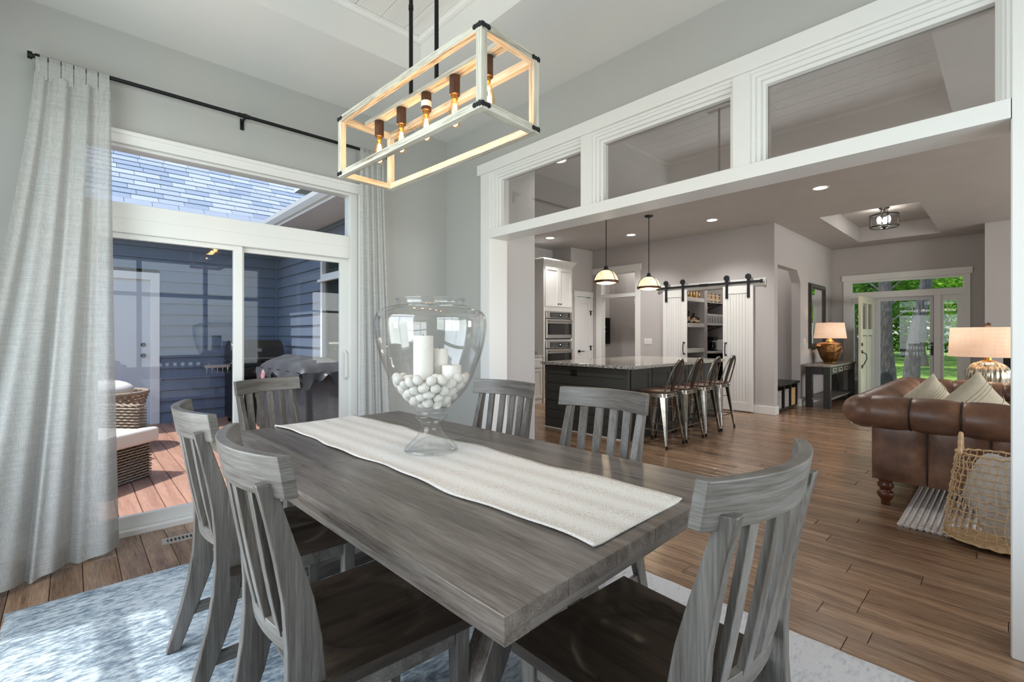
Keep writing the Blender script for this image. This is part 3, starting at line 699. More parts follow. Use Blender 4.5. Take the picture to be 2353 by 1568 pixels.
obj('stretcher', bx(-0.05, 0.05, -0.67, 0.67, 0.26, 0.36), M['ty'], tab, bevel=0.004)

# runner: soft woven strip with wavy edges and speckled bands, drooping over the far table end
M['runner'], t, p = new('woven_runner')
mp = coords(t, (1, 1, 1)); sx = t.nodes.new('ShaderNodeSeparateXYZ'); t.links.new(mp.outputs[0], sx.inputs[0])
wv = t.nodes.new('ShaderNodeMath'); wv.operation = 'SINE'; ml = t.nodes.new('ShaderNodeMath'); ml.operation = 'MULTIPLY'; ml.inputs[1].default_value = 58
t.links.new(sx.outputs[0], ml.inputs[0]); t.links.new(ml.outputs[0], wv.inputs[0])
nz = noise(t, coords(t, (1, 0.6, 1)), 420, 2, 0.7); ad = t.nodes.new('ShaderNodeMath'); ad.operation = 'MULTIPLY_ADD'; ad.inputs[1].default_value = 0.045
t.links.new(wv.outputs[0], ad.inputs[0]); t.links.new(nz.outputs[0], ad.inputs[2])
r = ramp(t, ad.outputs[0], [(0.50, srgb(234, 232, 227)), (0.63, srgb(188, 174, 158))])
t.links.new(r.outputs[0], p.inputs['Base Color']); p.inputs['Roughness'].default_value = 0.9
n5 = noise(t, coords(t, (1, 1, 1)), 400, 2); bump(t, p, n5.outputs[0], 0.5, 0.003)
def runner_fn(u, v):
    s = v * 2.47; x = (u - 0.5) * 0.49 + 0.010 * sin(v * 19) * (abs(u - .5) * 2) + 0.005 * sin(v * 47 + u)
    z = 0.0035 + 0.0022 * sin(v * 24 + u * 5) * (0.4 + abs(u - .5)) + (0.006 * max(0, abs(u - 0.5) - 0.44) / 0.06 if v < 0.97 else 0)
    y = -1.105 + s
    if y > TL + 0.004:
        e = y - TL - 0.004; y = TL + 0.006 + 0.012 * sin(u * 9); z -= e
    return (x + 0.012, y, TH + z)
rn = obj('table_runner', MB().grid(runner_fn, 26, 150), M['runner'], smooth='all', solid=0.004)
rn.location = (tc[0], tc[1], 0.0); rn.rotation_euler = (0, 0, RT)
tag(rn, 'long off-white woven runner with beige speckled stripes down the dining table', 'table runner')

# ================================================================== DINING CHAIR
def make_chair(label, loc, rz, sc):
    c = thing('dining_chair', label, 'chair', loc, rz, 'dining chairs around the table', sc)
    # seat with a scooped saddle
    sw_, y0, y1 = 0.246, -0.225, 0.235; zt = 0.462
    def top(u, v):
        x = (u - .5) * 2 * sw_ * (0.93 + 0.07 * v); y = y0 + (y1 - y0) * v
        q = ((x) / 0.185) ** 2 + ((y - 0.005) / 0.165) ** 2
        d = 0.015 * min(1, max(0, (1.05 - q) * 7)) ** 0.6 if q < 1.05 else 0
        rid = 0.006 * exp(-(x / 0.025) ** 2) * (1 if y > 0 else 0)
        return (x, y, zt - d + (rid if q < 1 else 0))
    mb = MB().grid(top, 30, 30); n = 31
    bot = [(p[0], p[1], zt - 0.03) for p in mb.v]
    edge = [i for i in range(n)] + [j * n + n - 1 for j in range(1, n)] + [n * (n - 1) + i for i in range(n - 2, -1, -1)] + [j * n for j in range(n - 2, 0, -1)]
    base_i = len(mb.v); mb.v += [bot[i] for i in edge]; m = len(edge)
    mb.f += [(edge[(k + 1) % m], edge[k], base_i + k, base_i + (k + 1) % m) for k in range(m)]; mb.f.append(tuple(base_i + k for k in range(m)))
    obj('seat', mb, M['seat'], c, smooth=True)
    fr = MB(); fr.box(-0.2, 0.2, 0.185, 0.21, 0.375, 0.432); fr.box(-0.2, 0.2, -0.205, -0.18, 0.375, 0.432)
    fr.box(-0.212, -0.187, -0.2, 0.2, 0.375, 0.432); fr.box(0.187, 0.212, -0.2, 0.2, 0.375, 0.432)
    obj('seat_frame', fr, M['cx'], c, bevel=0.002)
    for s in (-1, 1):
        obj('leg', MB().sweep([((s * 0.2, 0.2, 0.012), (0.018, 0, 0), (0, 0.018, 0)), ((s * 0.2, 0.2, 0.432), (0.023, 0, 0), (0, 0.023, 0))]), M['cz'], c, bevel=0.003)
        pr = [(-0.338, 0.012, .022), (-0.315, 0.08, .025), (-0.282, 0.18, .030), (-0.252, 0.28, .037), (-0.232, 0.38, .042), (-0.226, 0.47, .042), (-0.230, 0.56, .038), (-0.243, 0.66, .032), (-0.266, 0.76, .026), (-0.289, 0.85, .021), (-0.313, 0.937, .018)]
        obj('leg', MB().sweep([((s * 0.205, y, z), (0.0165, 0, 0), (0, h, 0)) for y, z, h in pr]), M['cz'], c, bevel=0.003, smooth=True)
        obj('side_stretcher', MB().sweep([((s * 0.203, -0.30, 0.155), (0.009, 0, 0), (0, 0, 0.02)), ((s * 0.203, 0.19, 0.155), (0.009, 0, 0), (0, 0, 0.02))]), M['cy'], c, bevel=0.002)
    obj('cross_stretcher', bx(-0.196, 0.196, -0.02, 0.0, 0.138, 0.172), M['cx'], c, bevel=0.002)
    bow = lambda x: -0.066 * (1 - (x / 0.25) ** 2)
    # crest rail
    secs = []
    for k in range(25):
        x = -0.252 + 0.504 * k / 24; y = -0.262 + bow(x)
        secs.append(((x, y - 0.014, 0.952), (0, 0.014, 0.0), (0, -0.008, 0.0475)))
    obj('crest_rail', MB().sweep(secs), M['cbent'], c, bevel=0.003, smooth=True)
    secs = []
    for k in range(11):
        x = -0.19 + 0.38 * k / 10; y = -0.215 + bow(x) * 0.8
        secs.append(((x, y, 0.545), (0, 0.0095, 0), (0, -0.002, 0.024)))
    obj('lower_rail', MB().sweep(secs), M['cbent'], c, bevel=0.002, smooth=True)
    for k in range(4):
        x = -0.126 + 0.084 * k; ya = -0.215 + bow(x) * 0.8; yb = -0.262 + bow(x) + 0.0
        pts = [(x, ya, 0.555), (x, ya * .75 + yb * .25 - 0.003, 0.64), (x, (ya + yb) / 2 - .003, 0.72), (x, ya * .25 + yb * .75 - 0.002, 0.80), (x, yb - 0.006, 0.912)]
        obj('slat', MB().sweep([(p_, (0.0215, 0, 0), (0, 0.0085, 0)) for p_ in pts]), M['cz'], c, bevel=0.002, smooth=True)
    return c
# chair backs: local -Y is the back.  rz turns local +Y (sitting direction)
def place(cx_, cy_, rz, sc):   # cx_,cy_: middle of the crest ends in plan
    o = Vector((0, 0.262 * sc, 0)); o.rotate(Matrix.Rotation(rz, 3, 'Z')); return (cx_ + o.x, cy_ + o.y, 0)
CH = [((1.104, 0.400), radians(-2), 1.035, 'dining chair at the near table end with its curved back toward us'),
      ((0.374, 1.352), radians(-92), 1.035, 'dining chair at the left table side nearest us, its seat tucked under the table'),
      ((0.380, 2.13), radians(-91), 1.03, 'dining chair at the left table side farther from us, beside the floor vent'),
      ((1.052, 3.66), radians(180 + 19), 0.985, 'dining chair set askew beyond the far table end before the sliding door'),
      ((2.05, 2.28), radians(90 - 7 + 14), 1.0, 'dining chair at the far right table side, just right of the glass vase'),
      ((1.926, 1.41), radians(90 + 2), 1.025, 'dining chair at the right table side nearer us, in front of the kitchen island')]
ch0 = None
for (cx_, cy_), rz, sc, lab in CH:
    l = place(cx_, cy_, rz, sc)
    if ch0 is None: ch0 = make_chair(lab, l, rz, sc)
    else: dup(ch0, l, rz, lab, sc)

# ================================================================== RUG, VENT, CURTAINS
M['rug'], t, p = new('distressed_blue_rug')
mp = coords(t, (0.35, 1, 1)); n1 = noise(t, mp, 60, 5, 0.7); n2 = noise(t, coords(t, (1, 1, 1)), 2.4, 3, 0.5)
ad = t.nodes.new('ShaderNodeMath'); ad.operation = 'MULTIPLY_ADD'; ad.inputs[1].default_value = 0.55; t.links.new(n2.outputs[0], ad.inputs[0]); t.links.new(n1.outputs[0], ad.inputs[2])
r = ramp(t, ad.outputs[0], [(0.62, srgb(100, 114, 128)), (0.73, srgb(136, 150, 161)), (0.81, srgb(172, 184, 190)), (0.92, srgb(196, 202, 206))])
# blue fading to pale gray across the width paints in the uneven room light
sx = t.nodes.new('ShaderNodeSeparateXYZ'); t.links.new(coords(t).outputs[0], sx.inputs[0])
rr = ramp(t, sx.outputs[0], [(0.0, (0, 0, 0, 1)), (1.0, (1, 1, 1, 1))]); mr = t.nodes.new('ShaderNodeMapRange'); mr.inputs['From Min'].default_value = -0.2; mr.inputs['From Max'].default_value = 0.9
mr.interpolation_type = 'SMOOTHSTEP'; t.links.new(sx.outputs[0], mr.inputs[0])
c = mixc(t, r.outputs[0], ramp(t, ad.outputs[0], [(0.55, srgb(168, 168, 176)), (0.8, srgb(214, 213, 216))]).outputs[0], mr.outputs[0])
t.links.new(c, p.inputs['Base Color']); p.inputs['Roughness'].default_value = 0.95
nb_ = noise(t, coords(t), 300, 3, 0.8); bump(t, p, nb_.outputs[0], 0.7, 0.004)
def rugf(u, v):
    x = -1.265 + 2.53 * u; y = -1.80 + 3.60 * v; e = min(u, 1 - u, v, 1 - v)
    return (x + 0.003 * sin(v * 130) * (u in (0, 1)), y, 0.011 * min(1, (e / 0.004) ** 0.5) if e < 0.004 else 0.011 + 0.0007 * sin(x * 31) * cos(y * 23))
rg = obj('area_rug', MB().grid(rugf, 60, 80), M['rug'], smooth='all'); rg.location = (1.045, 1.415, 0.0)
tag(rg, 'large distressed pale blue-gray rug under the dining table', 'rug')
v = thing('floor_vent', 'beige metal floor register by the sliding door', 'floor vent', (0.58, 3.63, 0.0), radians(-3))
M['ventp'] = plain('taupe_metal', srgb(150, 142, 130), 0.45)
fr = MB(); fr.box(-0.16, 0.16, -0.05, -0.027, 0, 0.006); fr.box(-0.16, 0.16, 0.027, 0.05, 0, 0.006); fr.box(-0.16, -0.135, -0.027, 0.027, 0, 0.006); fr.box(0.135, 0.16, -0.027, 0.027, 0, 0.006)
obj('frame', fr, M['ventp'], v); obj('duct', bx(-0.135, 0.135, -0.027, 0.027, 0.0, 0.0015), M['subfloor'], v)
for k in range(13): xx = -0.126 + k * 0.0205; obj('fin', bx(xx, xx + 0.007, -0.027, 0.027, 0.001, 0.0055), M['ventp'], v)

rod = thing('curtain_rod', 'black curtain rod above the sliding door', 'curtain rod', (0, 3.819, 2.893))
obj('pole', MB().cyl((-0.16, 0, 0), (2.06, 0, 0), 0.0125, 12), M['black'], rod, smooth=True)
obj('joint', MB().cyl((0.885, 0, 0), (0.96, 0, 0), 0.0155, 12), M['black'], rod, smooth=True)
for xx in (0.93, -0.135, 2.0):
    b = MB(); b.box(xx - 0.012, xx + 0.012, 0.085, 0.095, -0.07, 0.01); b.box(xx - 0.006, xx + 0.006, 0.0, 0.09, -0.015, -0.007); b.cyl((xx - 0.01, 0, 0), (xx + 0.01, 0, 0), 0.018)
    obj('bracket', b, M['black'], rod)
for xx in (-0.175, 2.06):
    obj('finial', MB().cyl((xx, 0, 0), (xx + 0.02, 0, 0), 0.021, 14), M['black'], rod, smooth=True)

def curtain(label, x0t, x1t, x0b, x1b, yb0, yb1, nf, seed, amp, tabs, hidez=0.02, sag=0.03):
    o = thing('curtain', label, 'curtain', (0, 0, 0))
    q = random.Random(seed); ph = [q.uniform(0, 6.28) for _ in range(4)]; zt = 2.80
    def P_(u, v): # v 0 top .. 1 bottom
        e = v ** 1.25
        uu = u + 0.03 * sin(u * nf * 6.28 * 0.5 + ph[0]) * e
        x = (x0t + (x1t - x0t) * uu) * (1 - e) + (x0b + (x1b - x0b) * uu) * e
        y = 3.80 * (1 - e) + (yb0 + (yb1 - yb0) * u) * e
        a = amp * (0.35 + 0.8 * v)
        f = sin(u * nf * 2 * pi + ph[1] + 0.5 * sin(v * 3 + ph[2])) + 0.45 * sin(u * nf * 4.4 * pi + ph[3] + v)
        y += a * f; x += a * 0.35 * cos(u * nf * 2 * pi + ph[1])
        z = zt * (1 - v) + hidez * v + (0.012 * sin(u * nf * 6.28 + 1) * v)
        if v < 0.02: z -= sag * abs(sin(u * tabs * pi)) * (1 - v / 0.02) * 0.5
        return (x, y, z)
    pn = obj('panel', MB().grid(P_, 110, 90), M['sheer'], o, smooth='all')
    hm = MB()
    hm.grid(lambda u, v: tuple(Vector(P_(u, 0.965 + 0.034 * v)) + Vector((0, -0.003, 0))), 110, 3)
    obj('hem', hm, M['sheer'], o, smooth='all')
    hm = MB(); hm.grid(lambda u, v: tuple(Vector(P_(u, 0.001 + 0.018 * v)) + Vector((0, -0.003, 0))), 60, 2)
    obj('heading', hm, M['sheer'], o, smooth='all')
    for k in range(tabs):
        u = (k + 0.5) / tabs; c = P_(u, 0); w = abs(x1t - x0t) / tabs * 0.46
        pts = []
        for a in range(13):
            th = -0.5 * pi + 2 * pi * (a / 12) * 0.5 + 0
            pts.append((0.017 * cos(pi * a / 12 + 0), 0.017 * sin(pi * a / 12)))
        prof = [(-0.012, c[2] - 2.893 - 0.0)] + [(-py, pz) for py, pz in pts[::1]][:0]
        ring = [(c[1] - 3.819 + 0.0, c[2] - 2.893 - 0.02)] + [(-0.0165 * cos(pi * a / 10), 0.0165 * sin(pi * a / 10)) for a in range(11)] + [(c[1] - 3.819 + 0.02, c[2] - 2.893 - 0.02)]
        cx_ = x0t + (x1t - x0t) * u
        tb = MB(); tb.grid(lambda uu, vv, ring=ring, cx_=cx_, w=w: (cx_ + (uu - .5) * 2 * w, 3.819 + ring[round(vv * (len(ring) - 1))][0], 2.893 + ring[round(vv * (len(ring) - 1))][1]), 2, len(ring) - 1)
        obj('tab', tb, M['sheer'], o, smooth='all')
    return o
curtain('left sheer white tab-top curtain pooling beside the rug corner', -0.145, 0.180, -0.50, 0.185, 3.30, 3.68, 3.2, 5, 0.035, 6)
curtain('right sheer white curtain hanging between the sliding door and the room corner', 1.80, 2.02, 1.80, 2.13, 3.79, 3.80, 4.2, 9, 0.022, 5)

# ================================================================== VASE, CANDLES, PEBBLES
VX, VY, VZ = 1.226, 1.851, TH + 0.0078
prof = [(0.124, 0.002), (0.122, 0.010), (0.105, 0.028), (0.080, 0.050), (0.055, 0.080), (0.043, 0.105), (0.045, 0.125), (0.060, 0.142), (0.078, 0.155), (0.074, 0.165), (0.056, 0.176), (0.062, 0.188), (0.090, 0.205), (0.145, 0.252), (0.188, 0.320), (0.219, 0.400), (0.240, 0.460), (0.252, 0.522), (0.258, 0.580), (0.256, 0.613), (0.247, 0.633), (0.230, 0.648), (0.200, 0.661), (0.168, 0.668), (0.152, 0.674), (0.155, 0.690), (0.160, 0.698)]
def smoothp(pr, k=2):
    for _ in range(k):
        o = [pr[0]]
        for a, b in zip(pr, pr[1:]): o += [((a[0]*.75+b[0]*.25), (a[1]*.75+b[1]*.25)), ((a[0]*.25+b[0]*.75), (a[1]*.25+b[1]*.75))]
        pr = o + [pr[-1]]
    return pr
vs_ = thing('glass_vase', 'tall clear glass urn holding candles and white pebbles on the runner', 'vase', (VX, VY, VZ))
ps = smoothp(prof, 1)
bowl_i = [p for p in ps if p[1] > 0.172]
obj('bowl', MB().lathe(bowl_i, 64, caps=False), M['vase'], vs_, smooth='all')
inner = [(max(r - 0.005, 0.004), z) for r, z in bowl_i if z > 0.198]
obj('inner_surface', MB().lathe([(0.003, 0.196)] + inner, 64, caps=False), M['vase'], vs_, smooth='all')
obj('stem', MB().lathe([p for p in ps if p[1] <= 0.176], 64), M['vase'], vs_, smooth='all')
obj('foot_dome', MB().lathe([(0.105, 0.004), (0.08, 0.028), (0.045, 0.05), (0.01, 0.062)], 48, caps=False), M['vase'], vs_, smooth='all')
obj('rim', MB().tube([(0.161 * cos(a * pi / 32), 0.161 * sin(a * pi / 32), 0.699) for a in range(64)], 0.0035, 6, loop=True), M['vase'], vs_, smooth='all')
def rin(z):
    pr = [(r, zz) for r, zz in ps if zz > 0.198]
    for a, b in zip(pr, pr[1:]):
        if a[1] <= z <= b[1]: return a[0] + (b[0] - a[0]) * (z - a[1]) / (b[1] - a[1])
    return pr[0][0]
fwd = Vector((0.6856, 0.728, 0)); rgt = Vector((0.728, -0.6856, 0))
cands = [(-0.035, -0.01, 0.046, 0.27, 0.530, 'tallest ivory pillar candle inside the glass vase'), (0.03, 0.06, 0.040, 0.27, 0.468, 'medium ivory pillar candle behind the tallest one in the vase'), (0.095, 0.0, 0.045, 0.28, 0.393, 'shortest ivory pillar candle at the right inside the glass vase')]
blk = []
for a, b, r_, z0, z1, lab in cands:
    p_ = rgt * a + fwd * b
    c = thing('pillar_candle', lab, 'candle', (VX + p_.x, VY + p_.y, VZ + z0), 0, 'candles in the vase')
    obj('wax_body', MB().lathe([(r_ * .96, 0), (r_, 0.004), (r_, z1 - z0 - 0.004), (r_ * .97, z1 - z0), (r_ * .7, z1 - z0 - 0.004), (0.002, z1 - z0 - 0.006)], 28), M['wax'], c, smooth=True)
    obj('wick', MB().cyl((0, 0, z1 - z0 - 0.008), (0.001, 0.001, z1 - z0 + 0.008), 0.0012, 6), M['wick'], c)
    blk.append((p_.x, p_.y, r_))
sr_ = random.Random(3); placed = []
pebm = []
for k in range(6):
    q = random.Random(50 + k); a_, b_, c_ = q.uniform(-.12, .12), q.uniform(-.1, .1), q.uniform(-.1, .1)
    me_ = MB().ball((0, 0, 0), (1, 1, 1), 14, 10, lambda d: 1 + a_ * d.x * d.y + b_ * d.z * d.x + c_ * d.x).mesh('pebble')
    for p_ in me_.polygons: p_.use_smooth = True
    me_.materials.append(M['stone']); pebm.append(me_)
tries = 0
while len(placed) < 78 and tries < 60000:
    tries += 1
    z = 0.222 + 0.125 * (tries / 60000) ** 0.7 * 1.0; s = sr_.uniform(0.024, 0.032)
    R_ = rin(z) - s - 0.010
    if R_ < 0.005: R_ = 0.005
    a = sr_.uniform(0, 6.28); rr_ = R_ * sqrt(sr_.random()) if sr_.random() < 0.4 else R_
    p_ = Vector((rr_ * cos(a), rr_ * sin(a), z))
    if any((p_ - b).length < (s + t_) * 0.86 for b, t_ in placed): continue
    if z > 0.25 and any(((p_.x - bx_) ** 2 + (p_.y - by_) ** 2) ** .5 < s * .9 + br_ for bx_, by_, br_ in blk): continue
    placed.append((p_, s))
for p_, s in placed:
    o = obj('pebble', sr_.choice(pebm)); o.location = (VX + p_.x, VY + p_.y, VZ + p_.z)
    o.scale = (s * sr_.uniform(1.0, 1.15), s * sr_.uniform(.85, 1.0), s * sr_.uniform(.75, .95)); o.rotation_euler = (sr_.uniform(-.9, .9), sr_.uniform(-.9, .9), sr_.uniform(0, 6.28))
    tag(o, 'white rounded pebble heaped at the bottom of the glass vase', 'pebble', 'white pebbles in the vase')

# ================================================================== LINEAR CHANDELIER
ch = thing('linear_chandelier', 'whitewashed wood frame chandelier with five bare bulbs over the dining table', 'chandelier', (1.167, 1.801, 2.095), 0.053)
cw2, cl2, chh, b_ = 0.1545, 0.533, 0.305, 0.0145
for zz in (b_, chh - b_):
    for s in (-1, 1):
        obj('frame_bar', bx(s * (cw2 - b_) - b_, s * (cw2 - b_) + b_, -cl2, cl2, zz - b_, zz + b_), M['distress'], ch, bevel=0.002)
        obj('frame_bar', bx(-cw2 + 2 * b_, cw2 - 2 * b_, s * (cl2 - b_) - b_, s * (cl2 - b_) + b_, zz - b_, zz + b_), M['distress_x'], ch, bevel=0.002)
for sx_ in (-1, 1):
    for sy_ in (-1, 1):
        x, y = sx_ * (cw2 - b_), sy_ * (cl2 - b_)
        obj('corner_post', bx(x - b_, x + b_, y - b_, y + b_, 2 * b_, chh - 2 * b_), M['distress_z'], ch, bevel=0.002)
        for zz, dz in ((b_, 1), (chh - b_, -1)):
            br = MB()
            X, Y = sx_ * cw2, sy_ * cl2
            for ax in ('x', 'y'):
                for k, rr_ in ((0.007, 0.010), (0.021, 0.008), (0.034, 0.009)):
                    if ax == 'x': c0 = (X - sx_ * k, Y, zz + 0.004 * dz * 0); c1 = (X - sx_ * k, Y + sy_ * 0.004, zz)
                    else: c0 = (X, Y - sy_ * k, zz); c1 = (X + sx_ * 0.004, Y - sy_ * k, zz)
                    br.cyl(c0, c1, rr_, 10)
            obj('corner_bracket', br, M['iron'], ch)
obj('centre_bar', bx(-0.024, 0.024, -cl2 + 0.029, cl2 - 0.029, chh - 0.012, chh + 0.008), M['distress'], ch, bevel=0.002)
cb_rods = []
for yy in (-0.075, 0.12):
    obj('down_rod', MB().cyl((0.0, yy, chh + 0.018), (0.0, yy, 3.50 - 2.095), 0.0095, 12), M['black'], ch, smooth=True)
    obj('rod_collar', MB().cyl((0.0, yy, chh + 0.42), (0.0, yy, chh + 0.44), 0.0115, 12), M['black'], ch, smooth=True)
obj('ceiling_canopy', bx(-0.06, 0.06, -0.2, 0.25, 3.485 - 2.095, 3.508 - 2.095), M['black'], ch, bevel=0.004)
bp = smoothp([(0.011, 0), (0.012, -0.012), (0.017, -0.03), (0.027, -0.062), (0.0305, -0.088), (0.026, -0.112), (0.013, -0.128), (0.001, -0.131)], 1)
for k in range(5):
    yy = -0.40 + 0.2 * k; zt = chh - 0.006
    so = obj('socket', MB().lathe([(0.0, -0.088), (0.0185, -0.088), (0.0225, -0.085), (0.0225, -0.003), (0.019, 0.0), (0.0, 0.0)], 20, c=(0, yy, zt)), M['bronze'], ch, smooth=True)
    if k == 2: obj('sticker', MB().lathe([(0.0229, -0.045), (0.0229, -0.07)], 20, c=(0, yy, zt), caps=False), M['wax'], so)
    bu = obj('bulb', MB().lathe([(r_, z_ - 0.092) for r_, z_ in bp], 24, c=(0, yy, zt), caps=False), M['bulbglass'], ch, smooth='all')
    obj('bulb_cap', MB().lathe([(0.013, -0.084), (0.013, -0.104), (0.006, -0.112), (0.003, -0.125)], 14, c=(0, yy, zt)), M['brass'], bu, smooth=True)
    fl = MB()
    for a in range(6):
        t0 = a * pi / 3; r0 = 0.006; r1 = 0.014
        fl.tube([(r0 * cos(t0), yy + r0 * sin(t0), zt - 0.122), (r1 * cos(t0 + .3), yy + r1 * sin(t0 + .3), zt - 0.190)], 0.0011, 5)
    obj('filament', fl, M['filament'], bu)
    p_ = Matrix.Rotation(0.053, 4, 'Z') @ Vector((0, yy, 0))
    point('bulb_light', (1.167 + p_.x, 1.801 + p_.y, 2.095 + zt - 0.165), 2.2, (1.0, 0.62, 0.30), 0.02)

# ================================================================== KITCHEN ISLAND
M['granite'], t, p = new('speckled_granite')
n1 = noise(t, coords(t), 70, 4, 0.75); r = ramp(t, n1.outputs[0], [(0.38, srgb(40, 38, 38)), (0.47, srgb(130, 126, 122)), (0.55, srgb(198, 194, 188)), (0.68, srgb(222, 218, 212))])
t.links.new(r.outputs[0], p.inputs['Base Color']); p.inputs['Roughness'].default_value = 0.12
isl = thing('kitchen_island', 'black shiplap kitchen island with granite top', 'kitchen island', (4.95, 3.2, 0))
obj('carcass', bx(0.012, 2.55, 0.012, 1.36, 0.0, 0.885), M['black_shiplap'], isl)
z = 0.012
k = 0
while z < 0.88:
    h = min(0.124, 0.885 - z); obj('end_board', bx(-0.006, 0.012, 0.028, 1.36, z + 0.0035, z + h - 0.0035), M['black_shiplap'], isl, bevel=0.0015, seg=1); z += h
obj('corner_post', bx(-0.012, 0.03, -0.012, 0.03, 0.0, 0.885), M['black_shiplap'], isl, bevel=0.002)
for k in range(5):
    x0 = 0.06 + k * 0.50
    f = obj('side_panel', MB().box(x0, x0 + 0.48, -0.004, 0.012, 0.1, 0.88).box(x0, x0 + 0.07, -0.014, -0.004, 0.1, 0.88).box(x0 + 0.41, x0 + 0.48, -0.014, -0.004, 0.1, 0.88).box(x0 + .07, x0 + 0.41, -0.014, -0.004, 0.81, 0.88).box(x0 + .07, x0 + 0.41, -0.014, -0.004, 0.1, 0.17), M['black_shiplap'], isl, bevel=0.002)
obj('toe_moulding', bx(-0.012, -0.004, 0.03, 1.36, 0.0, 0.012), M['trim'], isl)
obj('countertop', bx(-0.05, 2.6, -0.10, 1.40, 0.885, 0.925), M['granite'], isl, bevel=0.005)
ou = obj('outlet', bx(-0.016, -0.006, 0.78, 0.88, 0.76, 0.83), M['black'], isl, bevel=0.002)
for a in (0.805, 0.845):
    obj('outlet_face', bx(-0.0175, -0.016, a - 0.013, a + 0.013, 0.775, 0.815), M['blackglass'], ou)

# bar stools
def tolix(label, loc, rz):
    s = thing('bar_stool', label, 'bar stool', loc, rz, 'metal bar stools along the island')
    M['stoolwood'] = M.get('stoolwood') or wood('walnut_stool_seat', srgb(52, 34, 26), srgb(78, 54, 42), srgb(104, 74, 58), 'y', 0.35)
    zs = 0.625
    rr = lambda h, w, r: [(w - r if abs(a) < 0 else 0)]
    def rsq(w, r, z, n=5):
        o = []
        for cx_, cy_, a0 in ((w - r, w - r, 0), (-w + r, w - r, pi / 2), (-w + r, -w + r, pi), (w - r, -w + r, 1.5 * pi)):
            for k in range(n): a = a0 + k * pi / 2 / (n - 1); o.append((cx_ + r * cos(a), cy_ + r * sin(a), z))
        return o
    obj('seat', MB().loft([rsq(0.16, 0.05, zs), rsq(0.168, 0.055, zs + 0.006), rsq(0.168, 0.055, zs + 0.020), rsq(0.16, 0.05, zs + 0.027)]), M['stoolwood'], s, smooth=True)
    obj('seat_skirt', MB().loft([rsq(0.172, 0.045, zs - 0.045), rsq(0.165, 0.05, zs)]), M['gun'], s, smooth=True)
    for sx_ in (-1, 1):
        for sy_ in (-1, 1):
            t0 = Vector((sx_ * 0.145, sy_ * 0.145, zs - 0.01)); t1 = Vector((sx_ * 0.213, sy_ * 0.205, 0.02))
            secs = []
            for u, w in ((0, 0.050), (0.25, 0.042), (0.6, 0.026), (1, 0.013)):
                c = t0.lerp(t1, u); a = Vector((sx_ * 1, sy_ * -1, 0)).normalized() * w; b = Vector((sx_, sy_, 0)).normalized() * 0.008 * (1 - u * .3)
                o_ = Vector((sx_, sy_, 0)).normalized() * w * 0.42
                secs.append([tuple(c - a - o_), tuple(c + o_ * .5), tuple(c + a - o_), tuple(c + a - o_ - b), tuple(c + o_ * .5 - b), tuple(c - a - o_ - b)])
            lg = obj('leg', MB().loft(secs), M['gun'], s, smooth=True)
            m = t0.lerp(t1, 0.62); n_ = t0.lerp(t1, 0.9)
            off = Vector((sx_, sy_, 0)).normalized() * 0.006
            obj('leg_rib', MB().tube([m + off, n_ + off], 0.0065, 8), M['steel'], lg, smooth=True)
            obj('rubber_foot', MB().cyl(t1 + Vector((0, 0, -0.02)), t1 + Vector((0, 0, 0.02)), 0.013, 10), M['black'], lg, smooth=True)
    f = lambda sx_, sy_, z: Vector((sx_ * (0.213 - (0.068) * (z / zs)), sy_ * (0.205 - 0.06 * (z / zs)), z))
    for a, b, z in (((-1, -1), (1, -1), .2), ((-1, 1), (1, 1), .16), ((-1, -1), (-1, 1), .2), ((1, -1), (1, 1), .2)):
        obj('foot_bar', MB().tube([f(*a, z), f(*b, z)], 0.008, 8), M['gun'], s, smooth=True)
    obj('cross_brace', MB().tube([f(-1, -1, .45), f(1, 1, .45)], 0.005, 6).tube([f(1, -1, .45), f(-1, 1, .45)], 0.005, 6), M['gun'], s, smooth=True)
    pts = []
    for k in range(21):
        a = pi * k / 20; x = -0.165 * cos(a); hgt = sin(a) ** 0.55
        z = zs + 0.01 + 0.385 * hgt; y = -0.155 - 0.115 * hgt + (-0.01) * sin(a)
        pts.append((x * (1 - 0.12 * hgt), y, z))
    obj('back_hoop', MB().tube(pts, 0.0095, 8), M['gun'], s, smooth=True)
    obj('back_splat', MB().sweep([((0, -0.160, zs + 0.005), (0.036, 0, 0), (0, 0.004, 0)), ((0, -0.19, zs + 0.12), (0.042, 0, 0), (0, 0.004, 0)), ((0, -0.245, zs + 0.30), (0.052, 0, 0), (0, 0.004, 0)), ((0, -0.277, zs + 0.395), (0.056, 0, 0), (0, 0.006, 0))]), M['steel_dark'], s, smooth=True)
    rv = MB()
    for x in (-0.12, -0.08, 0.08, 0.12): rv.cyl((x, -0.172, zs - 0.02), (x, -0.178, zs - 0.02), 0.006, 8)
    obj('rivets', rv, M['black'], s, kind='stuff')
    return s
st = tolix('nearest metal bar stool at the island, leftmost of the four', (5.12, 2.88, 0), radians(2))
for i, (x, rz, l) in enumerate(((5.625, -1, 'second metal bar stool from the left along the island'), (6.13, 2, 'third metal bar stool from the left along the island'), (6.62, 0, 'farthest metal bar stool, rightmost of the four, before the barn doors'))):
    dup(st, (x, 2.88, 0), radians(rz), l)

